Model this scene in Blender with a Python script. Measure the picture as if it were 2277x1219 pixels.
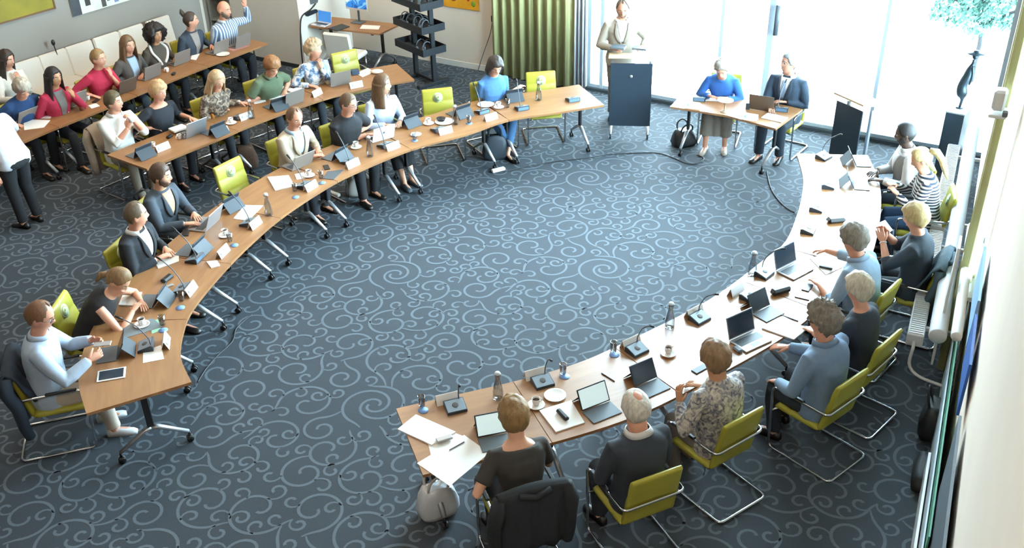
import bpy, math, random
import numpy as np
from mathutils import Vector, Matrix, noise
random.seed(7); np.random.seed(7)
for _o in list(bpy.data.objects): bpy.data.objects.remove(_o, do_unlink=True)
SC = bpy.context.scene; COL = SC.collection
PI = math.pi
sin, cos, rad = math.sin, math.cos, math.radians

# ------------------------------------------------------------------ camera
CW, CH, FPX = 2277.0, 1219.0, 2250.0
CAM_H, PITCH, ROLL = 6.0, rad(31.0), rad(1.5)
_F = np.array([0, cos(PITCH), -sin(PITCH)]); _R = np.array([1.0, 0, 0]); _D = np.cross(_F, _R)
_R2 = cos(ROLL)*_R + sin(ROLL)*_D; _D2 = -sin(ROLL)*_R + cos(ROLL)*_D
cam_data = bpy.data.cameras.new('camera'); cam = bpy.data.objects.new('camera', cam_data); COL.objects.link(cam)
cam.matrix_world = Matrix(((_R2[0], -_D2[0], -_F[0], 0), (_R2[1], -_D2[1], -_F[1], 0), (_R2[2], -_D2[2], -_F[2], CAM_H), (0, 0, 0, 1)))
cam_data.sensor_fit = 'HORIZONTAL'; cam_data.sensor_width = 36.0; cam_data.lens = 36.0*FPX/CW
cam_data.clip_start = 0.05; cam_data.clip_end = 300
SC.camera = cam

def ray(u, v):
    return _F + _R2*((u-CW/2)/FPX) + _D2*((v-CH/2)/FPX)
def at(u, v, z=0.0):
    """the point of the horizontal plane z seen at this place of the photograph"""
    d = ray(u, v); t = (z-CAM_H)/d[2]
    return Vector((t*d[0], t*d[1], z))
def on_plane(u, v, p0, n):
    d = ray(u, v); c = np.array([0, 0, CAM_H])
    t = np.dot(np.array(p0)-c, n)/np.dot(d, n)
    return Vector(c+t*d)

# ------------------------------------------------------------------ light and exposure
SC.view_settings.view_transform = 'Standard'; SC.view_settings.look = 'None'
SC.view_settings.exposure = 0.0; SC.view_settings.gamma = 1.0; SC.view_settings.use_curve_mapping = False
SC.cycles.max_bounces = 7; SC.cycles.diffuse_bounces = 4; SC.cycles.glossy_bounces = 3
SC.cycles.transmission_bounces = 5; SC.cycles.transparent_max_bounces = 6
SC.cycles.sample_clamp_indirect = 6.0; SC.cycles.caustics_reflective = False; SC.cycles.caustics_refractive = False
W = bpy.data.worlds.new('overcast_sky'); SC.world = W; W.use_nodes = True
_bg = W.node_tree.nodes['Background']; _bg.inputs[0].default_value = (0.68, 0.88, 1.0, 1); _bg.inputs[1].default_value = 44.0

def area_light(name, loc, sx, sy, energy, color, rot=(0, 0, 0)):
    l = bpy.data.lights.new(name, 'AREA'); l.shape = 'RECTANGLE'; l.size = sx; l.size_y = sy
    l.energy = energy; l.color = color
    o = bpy.data.objects.new(name, l); o.location = loc; o.rotation_euler = rot; COL.objects.link(o)
    return o
FILL_W = 62  # unseen fill lights under ceiling; last two added to brighten back and near side
for _x, _y, _k in ((-5.6, 7.0, .7), (-5.6, 10.0, 1.0), (-5.2, 13.0, 1.5), (-2.6, 6.5, .2), (-2.4, 10.0, .5), (-2.6, 14.0, 1.9), (-3.2, 16.6, 2.2), (-0.9, 1.0, 2.2)):
    area_light('ceiling_fill_light', (_x, _y, 6.75), 1.2, 1.2, FILL_W*_k, (1.0, 0.86, 0.70))

# ------------------------------------------------------------------ materials
def lin(h):
    h = h.lstrip('#'); out = []
    for i in (0, 2, 4):
        c = int(h[i:i+2], 16)/255.0
        out.append(c/12.92 if c <= 0.04045 else ((c+0.055)/1.055)**2.4)
    return out
_MATS = {}
def mat(name, color, rough=0.55, metal=0.0, var=0.0, vscale=6.0, bump=0.0, bscale=60.0, spec=0.5, emit=None, alpha=None, trans=0.0, sheen=0.0, stretch=None, coat=0.0):
    if name in _MATS: return _MATS[name]
    m = bpy.data.materials.new(name); m.use_nodes = True; nt = m.node_tree; b = nt.nodes['Principled BSDF']
    c = lin(color) if isinstance(color, str) else list(color)
    b.inputs['Base Color'].default_value = (*c, 1); b.inputs['Roughness'].default_value = rough; b.inputs['Metallic'].default_value = metal
    b.inputs['Specular IOR Level'].default_value = spec
    if coat: b.inputs['Coat Weight'].default_value = coat
    if trans: b.inputs['Transmission Weight'].default_value = trans
    if alpha is not None: b.inputs['Alpha'].default_value = alpha
    if sheen: b.inputs['Sheen Weight'].default_value = sheen; b.inputs['Sheen Roughness'].default_value = 0.4
    if emit: b.inputs['Emission Color'].default_value = (*lin(emit[0]), 1); b.inputs['Emission Strength'].default_value = emit[1]
    tc = None
    if var or bump:
        tc = nt.nodes.new('ShaderNodeTexCoord'); mp = nt.nodes.new('ShaderNodeMapping'); nt.links.new(tc.outputs['Object'], mp.inputs[0])
        if stretch: mp.inputs['Scale'].default_value = stretch
    if var:
        n = nt.nodes.new('ShaderNodeTexNoise'); n.inputs['Scale'].default_value = vscale; n.inputs['Detail'].default_value = 4
        r = nt.nodes.new('ShaderNodeValToRGB')
        r.color_ramp.elements[0].position = 0.3; r.color_ramp.elements[1].position = 0.7
        r.color_ramp.elements[0].color = (*[max(0, x*(1-var)) for x in c], 1); r.color_ramp.elements[1].color = (*[min(1, x*(1+var)) for x in c], 1)
        nt.links.new(mp.outputs[0], n.inputs['Vector']); nt.links.new(n.outputs['Fac'], r.inputs[0]); nt.links.new(r.outputs[0], b.inputs['Base Color'])
    if bump:
        n = nt.nodes.new('ShaderNodeTexNoise'); n.inputs['Scale'].default_value = bscale; n.inputs['Detail'].default_value = 3
        bp = nt.nodes.new('ShaderNodeBump'); bp.inputs['Strength'].default_value = bump; bp.inputs['Distance'].default_value = 0.01
        nt.links.new(mp.outputs[0], n.inputs['Vector']); nt.links.new(n.outputs['Fac'], bp.inputs['Height']); nt.links.new(bp.outputs[0], b.inputs['Normal'])
    _MATS[name] = m
    return m
def stripes(name, c1, c2, scale, axis='Z', rough=0.8, ramp=0.5):
    if name in _MATS: return _MATS[name]
    m = mat(name, c1, rough); nt = m.node_tree; b = nt.nodes['Principled BSDF']
    tc = nt.nodes.new('ShaderNodeTexCoord'); w = nt.nodes.new('ShaderNodeTexWave'); w.wave_type = 'BANDS'; w.bands_direction = axis
    w.inputs['Scale'].default_value = scale; w.inputs['Distortion'].default_value = 0.6; w.inputs['Detail'].default_value = 0
    r = nt.nodes.new('ShaderNodeValToRGB'); r.color_ramp.interpolation = 'CONSTANT'
    r.color_ramp.elements[0].color = (*lin(c1), 1); r.color_ramp.elements[1].color = (*lin(c2), 1); r.color_ramp.elements[1].position = ramp
    nt.links.new(tc.outputs['Object'], w.inputs['Vector']); nt.links.new(w.outputs['Fac'], r.inputs[0]); nt.links.new(r.outputs[0], b.inputs['Base Color'])
    return m
def print_cloth(name, cols, scale, rough=0.8):
    if name in _MATS: return _MATS[name]
    m = mat(name, cols[0], rough); nt = m.node_tree; b = nt.nodes['Principled BSDF']
    tc = nt.nodes.new('ShaderNodeTexCoord'); v = nt.nodes.new('ShaderNodeTexNoise'); v.inputs['Scale'].default_value = scale; v.inputs['Detail'].default_value = 1.5
    v.inputs['Distortion'].default_value = 1.2
    r = nt.nodes.new('ShaderNodeValToRGB'); r.color_ramp.interpolation = 'CONSTANT'; el = r.color_ramp.elements
    el[0].color = (*lin(cols[0]), 1); el[0].position = 0; el[1].color = (*lin(cols[-1]), 1); el[1].position = 0.62
    for i, c in enumerate(cols[1:-1]):
        e = el.new(0.40+0.22*i/max(1, len(cols)-2)); e.color = (*lin(c), 1)
    nt.links.new(tc.outputs['Object'], v.inputs['Vector']); nt.links.new(v.outputs['Fac'], r.inputs[0]); nt.links.new(r.outputs[0], b.inputs['Base Color'])
    return m
def wood(name, c1, c2, rough=0.36, scale=1.6):
    if name in _MATS: return _MATS[name]
    m = mat(name, c1, rough, spec=.85); nt = m.node_tree; b = nt.nodes['Principled BSDF']
    tc = nt.nodes.new('ShaderNodeTexCoord'); mp = nt.nodes.new('ShaderNodeMapping'); mp.inputs['Scale'].default_value = (1.2, 9.0, 9.0)
    n = nt.nodes.new('ShaderNodeTexNoise'); n.inputs['Scale'].default_value = scale; n.inputs['Detail'].default_value = 6; n.inputs['Distortion'].default_value = 0.5
    r = nt.nodes.new('ShaderNodeValToRGB'); r.color_ramp.elements[0].position = 0.32; r.color_ramp.elements[1].position = 0.68
    r.color_ramp.elements[0].color = (*lin(c1), 1); r.color_ramp.elements[1].color = (*lin(c2), 1)
    nt.links.new(tc.outputs['Object'], mp.inputs[0]); nt.links.new(mp.outputs[0], n.inputs['Vector']); nt.links.new(n.outputs['Fac'], r.inputs[0]); nt.links.new(r.outputs[0], b.inputs['Base Color'])
    return m

# ------------------------------------------------------------------ mesh builder
class MB:
    def __init__(s): s.v = []; s.f = []; s.m = []; s.mi = 0; s.sm = []; s.smooth = True
    def add(s, V, F):
        o = len(s.v); s.v += [tuple(p) for p in V]; s.f += [tuple(i+o for i in f) for f in F]; s.m += [s.mi]*len(F); s.sm += [s.smooth]*len(F)
    def xf(s, M, start=0):
        for i in range(start, len(s.v)): s.v[i] = tuple(M @ Vector(s.v[i]))
    def box(s, c, size, r=0.0, M=None):
        hx, hy, hz = size[0]/2, size[1]/2, size[2]/2; keep = s.smooth; s.smooth = False
        if r <= 0:
            V = [(x, y, z) for x in (-hx, hx) for y in (-hy, hy) for z in (-hz, hz)]
            F = [(0, 1, 3, 2), (4, 6, 7, 5), (0, 4, 5, 1), (2, 3, 7, 6), (0, 2, 6, 4), (1, 5, 7, 3)]
        else:
            r = min(r, hx*.9, hy*.9, hz*.9); V = []; idx = {}
            for sx in (-1, 1):
                for sy in (-1, 1):
                    for sz in (-1, 1):
                        for k in range(3):
                            p = [sx*(hx-r), sy*(hy-r), sz*(hz-r)]; p[k] += (sx, sy, sz)[k]*r
                            idx[(sx, sy, sz, k)] = len(V); V.append(p)
            F = []
            def q(a):
                cen = np.mean([V[i] for i in a], axis=0); n = np.cross(np.array(V[a[1]])-np.array(V[a[0]]), np.array(V[a[2]])-np.array(V[a[0]]))
                F.append(tuple(a) if np.dot(n, cen) > 0 else tuple(reversed(a)))
            for k in range(3):
                a, b = [i for i in range(3) if i != k]
                for sg in (-1, 1):
                    def key(x, y):
                        t = [0, 0, 0]; t[k] = sg; t[a] = x; t[b] = y; return (*t, k)
                    q([idx[key(-1, -1)], idx[key(1, -1)], idx[key(1, 1)], idx[key(-1, 1)]])
                for x in (-1, 1):
                    for y in (-1, 1):
                        def kk(sg, w):
                            t = [0, 0, 0]; t[k] = sg; t[a] = x; t[b] = y; return (*t, w)
                        q([idx[kk(-1, a)], idx[kk(1, a)], idx[kk(1, b)], idx[kk(-1, b)]])
            for sx in (-1, 1):
                for sy in (-1, 1):
                    for sz in (-1, 1): q([idx[(sx, sy, sz, k)] for k in range(3)])
        T = Matrix.Translation(Vector(c)) @ (M.to_4x4() if M else Matrix.Identity(4))
        s.add([T @ Vector(p) for p in V], F); s.smooth = keep
    def bar(s, a, b, w, h, r=0.0, up=(0, 0, 1)):
        a, b = Vector(a), Vector(b); d = b-a; L = d.length; x = d.normalized(); u = Vector(up)
        if abs(x.dot(u)) > 0.98: u = Vector((1, 0, 0))
        y = u.cross(x).normalized(); z = x.cross(y)
        M = Matrix((x, y, z)).transposed(); s.box((a+b)/2, (L, w, h), r, M)
    def rings(s, R, cap=True, close=False):
        n = len(R[0]); V = [p for r in R for p in r]; F = []
        m = len(R)
        for i in range(m if close else m-1):
            j = (i+1) % m
            for k in range(n): F.append((i*n+k, i*n+(k+1) % n, j*n+(k+1) % n, j*n+k))
        if cap and not close:
            F.append(tuple(reversed(range(n)))); F.append(tuple((m-1)*n+k for k in range(n)))
        s.add(V, F)
    def tube(s, pts, r, n=8, closed=False, cap=True, flat=1.0):
        P = [Vector(p) for p in pts]; m = len(P); rr = r if hasattr(r, '__len__') else [r]*m
        T = []
        for i in range(m):
            a = P[(i-1) % m] if (closed or i > 0) else P[i]; b = P[(i+1) % m] if (closed or i < m-1) else P[i]
            T.append((b-a).normalized())
        u = Vector((0, 0, 1)) if abs(T[0].z) < .9 else Vector((0, 1, 0))
        nrm = (u-T[0]*u.dot(T[0])).normalized(); R = []
        for i in range(m):
            nrm = nrm-T[i]*nrm.dot(T[i]); nrm = nrm.normalized() if nrm.length > 1e-6 else T[i].orthogonal().normalized()
            bn = T[i].cross(nrm)
            R.append([P[i]+(nrm*cos(2*PI*k/n)*flat+bn*sin(2*PI*k/n))*rr[i] for k in range(n)])
        s.rings(R, cap, closed)
    def lathe(s, prof, n=16, c=(0, 0, 0), axis=None):
        R = [[(r*cos(2*PI*k/n)+c[0], r*sin(2*PI*k/n)+c[1], z+c[2]) for k in range(n)] for r, z in prof]
        if axis is not None:
            q = Vector((0, 0, 1)).rotation_difference(Vector(axis)); C = Vector(c)
            R = [[C+q @ (Vector(p)-C) for p in r] for r in R]
        s.rings(R)
    def prism(s, poly, z0, z1):
        n = len(poly); A = sum(poly[i][0]*poly[(i+1) % n][1]-poly[(i+1) % n][0]*poly[i][1] for i in range(n))
        if A < 0: poly = list(reversed(poly))
        keep = s.smooth; s.smooth = False
        V = [(x, y, z0) for x, y in poly]+[(x, y, z1) for x, y in poly]
        F = [tuple(reversed(range(n))), tuple(range(n, 2*n))]+[(i, (i+1) % n, n+(i+1) % n, n+i) for i in range(n)]
        s.add(V, F); s.smooth = keep
    def ellipsoid(s, c, r, n=12, m=8, M=None):
        R = []
        for i in range(m+1):
            t = -PI/2+PI*i/m; t = max(-PI/2+.05, min(PI/2-.05, t))
            ring = [Vector((r[0]*cos(t)*cos(2*PI*k/n), r[1]*cos(t)*sin(2*PI*k/n), r[2]*sin(t))) for k in range(n)]
            R.append([Vector(c)+(M @ p if M else p) for p in ring])
        s.rings(R)
    def mesh(s, name, mats):
        me = bpy.data.meshes.new(name); me.from_pydata([tuple(p) for p in s.v], [], s.f); me.update()
        for m in (mats if isinstance(mats, (list, tuple)) else [mats]): me.materials.append(m)
        me.polygons.foreach_set('material_index', s.m); me.polygons.foreach_set('use_smooth', s.sm)
        me.update()
        return me
def put(name, data, parent=None, loc=None, rz=None, M=None):
    o = bpy.data.objects.new(name, data); COL.objects.link(o)
    if parent is not None: o.parent = parent
    if loc is not None: o.location = loc
    if rz is not None: o.rotation_euler = (0, 0, rz)
    if M is not None: o.matrix_local = M
    return o
_CACHE = {}
def cached(key, fn):
    if key not in _CACHE: _CACHE[key] = fn()
    return _CACHE[key]
def tag(o, label=None, cat=None, group=None, kind=None):
    if label: o['label'] = label
    if cat: o['category'] = cat
    if group: o['group'] = group
    if kind: o['kind'] = kind
    return o
def thing(name, label, cat, loc=(0, 0, 0), rz=0.0, group=None):
    o = bpy.data.objects.new(name, None); o.empty_display_size = 0.1; COL.objects.link(o)
    o.location = loc; o.rotation_euler = (0, 0, rz)
    return tag(o, label, cat, group)
def structure(name, mb, m, parent=None, label=None):
    o = put(name, mb.mesh(name, m), parent)
    if parent is None: o['kind'] = 'structure'
    if label: o['label'] = label
    return o
def yaw_of(d): return math.atan2(d[1], d[0])-PI/2     # local +y points along d
def smooth_path(pts, n):
    P = [np.array(p, float) for p in pts]; L = [0]
    for a, b in zip(P, P[1:]): L.append(L[-1]+np.linalg.norm(b-a))
    out = []
    for k in range(n):
        s = L[-1]*k/(n-1); i = min(len(P)-2, max(0, int(np.searchsorted(L, s)-1))); t = (s-L[i])/(L[i+1]-L[i])
        p0 = P[max(0, i-1)]; p1 = P[i]; p2 = P[i+1]; p3 = P[min(len(P)-1, i+2)]
        out.append(.5*((2*p1)+(-p0+p2)*t+(2*p0-5*p1+4*p2-p3)*t*t+(-p0+3*p1-3*p2+p3)*t**3))
    return out
M_CHROME = mat('chrome', '#d8dade', 0.12, 1.0)
M_BLACK = mat('black_plastic', '#15171a', 0.45)
M_DARKMETAL = mat('dark_metal', '#1d2024', 0.4, 0.6)
M_WHITE = mat('white_plastic', '#e9e9e6', 0.35)
M_WOOD = wood('beech_wood', '#895e3a', '#9b6f46')
M_GREEN = mat('green_leather', '#a39b36', 0.42, var=0.06, vscale=4, bump=0.08, bscale=180)
M_PAPER = mat('paper', '#f4f4f0', 0.7)
def thin_glass(name, tint):
    m = bpy.data.materials.new(name); m.use_nodes = True; nt = m.node_tree; nt.nodes.clear()
    out = nt.nodes.new('ShaderNodeOutputMaterial'); mx = nt.nodes.new('ShaderNodeMixShader'); tr = nt.nodes.new('ShaderNodeBsdfTransparent'); gl = nt.nodes.new('ShaderNodeBsdfGlossy'); lwt = nt.nodes.new('ShaderNodeLayerWeight')
    gl.inputs['Roughness'].default_value = 0.05; tr.inputs[0].default_value = (*tint, 1); lwt.inputs[0].default_value = 0.35
    nt.links.new(lwt.outputs['Facing'], mx.inputs[0]); nt.links.new(tr.outputs[0], mx.inputs[1]); nt.links.new(gl.outputs[0], mx.inputs[2]); nt.links.new(mx.outputs[0], out.inputs[0]); return m
M_GLASS = thin_glass('clear_glass', (0.90, 0.93, 0.95))
M_GREY = mat('grey_plastic', '#5b636b', 0.45)
M_SILVER = mat('silver_shell', '#b9bcc0', 0.35, 0.7)
# ------------------------------------------------------------------ the room
FW0 = Vector((4.32, 14.01, 0)); FWD = Vector((0.857, -0.515, 0)).normalized(); FWN = Vector((-0.515, -0.857, 0)).normalized()   # far wall: point, direction, inward normal
RW0 = Vector((3.20, 5.65, 0)); RWD = Vector((0.428, 0.904, 0)).normalized(); RWN = Vector((-0.904, 0.428, 0)).normalized()      # right wall
LW0 = Vector((-7.70, 15.28, 0)); LWD = Vector((0.575, 0.818, 0)).normalized(); LWN = Vector((0.818, -0.575, 0)).normalized()    # left wall
def fw(s, z=0.0, o=0.0): return FW0+FWD*s+FWN*o+Vector((0, 0, z))
def rw(t, z=0.0, o=0.0): return RW0+RWD*t+RWN*o+Vector((0, 0, z))
def lw(t, z=0.0, o=0.0): return LW0+LWD*t+LWN*o+Vector((0, 0, z))
def at_fw(u, v, o=0.0):
    p = on_plane(u, v, fw(0, 0, o), np.array(FWN)); return (p-FW0).dot(FWD), p.z
def at_rw(u, v, o=0.0):
    p = on_plane(u, v, rw(0, 0, o), np.array(RWN)); return (p-RW0).dot(RWD), p.z
def at_lw(u, v, o=0.0):
    p = on_plane(u, v, lw(0, 0, o), np.array(LWN)); return (p-LW0).dot(LWD), p.z
def wall_box(mb, fn, s0, s1, z0, z1, o0, o1):
    V = [fn(s, z, o) for s in (s0, s1) for z in (z0, z1) for o in (o0, o1)]
    keep = mb.smooth; mb.smooth = False
    F = [(0, 1, 3, 2), (4, 6, 7, 5), (0, 4, 5, 1), (2, 3, 7, 6), (0, 2, 6, 4), (1, 5, 7, 3)]
    c = sum(V, Vector())/8; FF = []
    for f in F:
        n = (V[f[1]]-V[f[0]]).cross(V[f[2]]-V[f[0]])
        FF.append(f if n.dot((V[f[0]]+V[f[2]])/2-c) > 0 else tuple(reversed(f)))
    mb.add(V, FF); mb.smooth = keep
CEIL = 7.0
M_WALL_FAR = mat('wall_paint_warm', '#d8ccbc', 0.85, var=0.03, vscale=1.5)
M_WALL_L = mat('wall_paint_grey', '#918c85', 0.85, var=0.03, vscale=1.5)
M_WALL_R = mat('wall_paint_cream', '#fbe8d5', 0.85, var=0.03, vscale=1.2)
M_WALL_C = mat('wall_paint_closet', '#d9d2c6', 0.85, var=0.03, vscale=1.5)
M_CEIL = mat('ceiling_paint', '#e8e6e0', 0.9, var=0.02)
M_SKIRT = mat('skirting_paint', '#d8d4cc', 0.5)
M_CARPET = mat('carpet_pile', '#3a4046', 0.8, var=0.10, vscale=90, bump=0.25, bscale=400, spec=0.22)
M_SCROLL = mat('carpet_scroll_yarn', '#5c656c', 0.8, var=0.08, vscale=120, bump=0.25, bscale=400, spec=0.22)
FLOORPOLY = [tuple(rw(-11)[:2]), tuple(rw(7.93, 0, -.05)[:2]), tuple(fw(-16, 0, -.12)[:2]), tuple(lw(-22)[:2])]
b_ = MB(); b_.prism(FLOORPOLY, -0.08, 0.0)
FLOOR = structure('floor', b_, M_CARPET, label='dark blue grey carpet with pale scroll pattern')
# scroll pattern of the carpet: growing curls on a periodic tile, laid as thin yarn strips
def carpet_scrolls():
    T = 2.3; G = 0.05; SCL = 1.05; NG = int(T/G); rnd = random.Random(11); grid = {}
    def near(p, d):
        gx, gy = int((p[0] % T)/G), int((p[1] % T)/G); k = int(d/G)+1
        for i in range(-k, k+1):
            for j in range(-k, k+1):
                for (qx, qy) in grid.get(((gx+i) % NG, (gy+j) % NG), ()):
                    dx = abs(p[0]-qx) % T; dx = min(dx, T-dx); dy = abs(p[1]-qy) % T; dy = min(dy, T-dy)
                    if dx*dx+dy*dy < d*d: return True
        return False
    def store(pts):
        for p in pts: grid.setdefault((int((p[0] % T)/G) % NG, int((p[1] % T)/G) % NG), []).append((p[0] % T, p[1] % T))
    def curl(x, y, h, hand, R0, R1, ang, ex=1.15):
        pts = [(x, y, h)]; a = 0.0
        while a < ang:
            f = a/ang; r = R0*(R1/R0)**(f**ex); st = max(0.008, min(.02, r*.25)); h += hand*st/r; x += cos(h)*st; y += sin(h)*st; a += st/r
            pts.append((x, y, h))
        return pts
    def tail(x, y, h, hand, R):
        """grow backwards from the start of a curl until another line is met"""
        out = []; h0 = h+PI; L = 0
        while L < .30:
            st = .014; h0 += hand*st/R; x += cos(h0)*st; y += sin(h0)*st; L += st
            out.append((x, y, h0-PI))
            if L > .03 and near((x, y), .018): return list(reversed(out))
        return list(reversed(out[:9]))
    curves = []; todo = []
    def attempt(x, y, h, hand, R0, R1, ang, skip, clear, lvl, ex=1.15, tl=0):
        c = curl(x, y, h, hand, R0, R1, ang, ex); acc = 0; body = []
        for i in range(1, len(c)):
            acc += math.hypot(c[i][0]-c[i-1][0], c[i][1]-c[i-1][1])
            if acc > skip: body.append(c[i])
        if any(near(p, clear) for p in body[::2]): return False
        if tl: c = tail(x, y, h, -hand*tl*-1, R0*1.5)+c
        store(c); curves.append(c); todo.append((c, hand, R0, lvl)); return True
    for k in range(900):            # large loops whose end curls inwards
        R0 = rnd.choice((.25, .22)) if k < 420 else rnd.choice((.19, .165, .15))
        attempt(rnd.uniform(0, T), rnd.uniform(0, T), rnd.uniform(0, 2*PI), rnd.choice((-1, 1)), R0, .032, rnd.uniform(7.6, 8.8), 0, .040, 0, 2.1, 1)
    for rounds in range(2):         # small curls branching off the loops, inside and outside
        work = list(todo); todo.clear()
        for (c, hand, R0, lvl) in work:
            for tries in range(60):
                i = rnd.randint(0, int(len(c)*.8)); x, y, h = c[i]; hd = hand if rnd.random() < .6 else -hand
                R = rnd.choice((.10, .085, .075)) if lvl == 0 else rnd.choice((.075, .06))
                attempt(x, y, h+hd*rnd.uniform(0, .3), hd, R, .026, rnd.uniform(5.0, 7.0), .075, .046, lvl+1, 1.4)
    for k in range(5200):           # fillers
        attempt(rnd.uniform(0, T), rnd.uniform(0, T), rnd.uniform(0, 2*PI), rnd.choice((-1, 1)), rnd.choice((.10, .08, .065)), .026, rnd.uniform(4.8, 6.8), 0, .045, 3, 1.3, 1)
    xs = [p[0] for p in FLOORPOLY]; ys = [p[1] for p in FLOORPOLY]
    def inside(x, y):
        c = False; n = len(FLOORPOLY)
        for i in range(n):
            x1, y1 = FLOORPOLY[i]; x2, y2 = FLOORPOLY[(i+1) % n]
            if (y1 > y) != (y2 > y) and x < (x2-x1)*(y-y1)/(y2-y1)+x1: c = not c
        return c
    V = []; F = []
    tv = []; tf = []
    for c in curves:
        o = len(tv); n = len(c); keep = []
        step = 2
        ids = list(range(0, n, step));
        if ids[-1] != n-1: ids.append(n-1)
        for k, i in enumerate(ids):
            x, y, h = c[i]; w = .0130*(0.5+0.5*min(1, k/5.0))
            if k == len(ids)-1: w = .0145
            tv.append((x-sin(h)*w, y+cos(h)*w)); tv.append((x+sin(h)*w, y-cos(h)*w))
        for k in range(len(ids)-1): tf.append((o+2*k, o+2*k+1, o+2*k+3, o+2*k+2))
    tv = np.array(tv)*SCL; T = T*SCL; tf = np.array(tf)
    cen = tv[tf].mean(axis=1)
    allv = []; allf = []; off = 0
    th = rad(-31)
    for i in range(-7, 8):
        for j in range(-1, 10):
            ox, oy = i*T, j*T
            ok = np.array([inside(a+ox, b+oy) for a, b in cen]) if not all(inside(ox+a, oy+b) for a in (-.6, T/2, T+.6) for b in (-.6, T/2, T+.6)) else np.ones(len(cen), bool)
            if not ok.any() or oy+T < 3.5: continue
            d = math.hypot(ox+T/2, oy+T/2)
            if abs(ox+T/2) > 2.2+.62*(oy+T): continue
            allv.append(tv+[ox, oy]); allf.append(tf[ok]+off); off += len(tv)
    v2 = np.concatenate(allv); f = np.concatenate(allf)
    v = np.concatenate([v2, np.full((len(v2), 1), 0.0012)], axis=1)
    me = bpy.data.meshes.new('scroll_pattern'); me.from_pydata(v.tolist(), [], f.tolist())
    # all strips face up
    me.update(); me.materials.append(M_SCROLL)
    nz = np.empty(len(me.polygons)*3); me.polygons.foreach_get('normal', nz)
    if nz.reshape(-1, 3)[:, 2].mean() < 0: me.flip_normals()
    return me
_sp = put('scroll_pattern', carpet_scrolls(), FLOOR); _sp['kind'] = 'stuff'; _sp['label'] = 'pale grey scrolls woven into the carpet'
b_ = MB(); b_.prism(FLOORPOLY, CEIL, CEIL+.1); structure('ceiling', b_, M_CEIL)

# far wall: solid left part, then a glazed front down to the floor
FS0, _ = at_fw(1303, 150)        # where the glazing begins
FS1 = 2.60
b_ = MB(); wall_box(b_, fw, -10.5, FS0, 0, CEIL, -.25, 0); wall_box(b_, fw, FS0, FS1+.3, 6.4, CEIL, -.25, 0)
structure('wall_far', b_, M_WALL_FAR)
b_ = MB(); wall_box(b_, fw, -6.6, FS0-.05, 0, .10, 0, .018); structure('baseboard_far', b_, M_SKIRT)
M_FRAME = mat('window_frame_paint', '#b9cad6', 0.4)
M_PANE = bpy.data.materials.new('window_pane_glass'); M_PANE.use_nodes = True
_nt = M_PANE.node_tree; _nt.nodes.clear(); _out = _nt.nodes.new('ShaderNodeOutputMaterial'); _mx = _nt.nodes.new('ShaderNodeMixShader'); _tr = _nt.nodes.new('ShaderNodeBsdfTransparent'); _gl = _nt.nodes.new('ShaderNodeBsdfGlossy'); _lw = _nt.nodes.new('ShaderNodeFresnel')
_gl.inputs['Roughness'].default_value = 0.03; _tr.inputs[0].default_value = (0.93, 0.97, 0.98, 1); _lw.inputs[0].default_value = 1.3
_nt.links.new(_lw.outputs[0], _mx.inputs[0]); _nt.links.new(_tr.outputs[0], _mx.inputs[1]); _nt.links.new(_gl.outputs[0], _mx.inputs[2]); _nt.links.new(_mx.outputs[0], _out.inputs[0])
def window_unit(name, fn, s0, s1, z0, z1, mull, rails, wd=.06):
    f = MB()
    wall_box(f, fn, s0, s0+wd, z0, z1, -.14, -.04); wall_box(f, fn, s1-wd, s1, z0, z1, -.14, -.04)
    wall_box(f, fn, s0, s1, z0, z0+wd, -.14, -.04); wall_box(f, fn, s0, s1, z1-wd, z1, -.14, -.04)
    root = structure(name, f, M_FRAME)
    for m, w in mull:
        g = MB(); wall_box(g, fn, m-w/2, m+w/2, z0, z1, -.15, -.03); put('mullion', g.mesh('mullion', M_FRAME), root)
    for zr in rails:
        g = MB(); wall_box(g, fn, s0, s1, zr-.03, zr+.03, -.135, -.045); put('transom', g.mesh('transom', M_FRAME), root)
    edges = [s0]+[m for m, w in mull]+[s1]
    for a, b in zip(edges, edges[1:]):
        g = MB(); wall_box(g, fn, a, b, z0+.02, z1-.02, -.095, -.085); put('pane', g.mesh('pane', M_PANE), root)
    return root
_m1 = at_fw(1336, 100)[0]; _m2 = at_fw(1600, 100)[0]; _m3 = at_fw(1708, 100)[0]
WIN = window_unit('window_1', fw, FS0, FS1, 0.04, 6.4, [(_m1, .06), (_m2, .05), (_m3, .09), ((_m3+FS1)/2, .05)], [3.2])
_h = MB(); _s, _ = at_fw(1731, 40); _h.tube([fw(_s, at_fw(1728, 76)[1], .06), fw(_s, at_fw(1735, 10)[1], .06)], .035, 10)
for _z in (at_fw(1728, 72)[1], at_fw(1735, 16)[1]): _h.tube([fw(_s, _z, .06), fw(_s, _z, -.06)], .012, 6)
put('pull_handle', _h.mesh('pull_handle', M_GREY), WIN)
b_ = MB(); wall_box(b_, fw, FS0, FS1, 0, .045, -.25, .02); structure('trim_1', b_, mat('threshold', '#39424a', 0.5))
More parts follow.
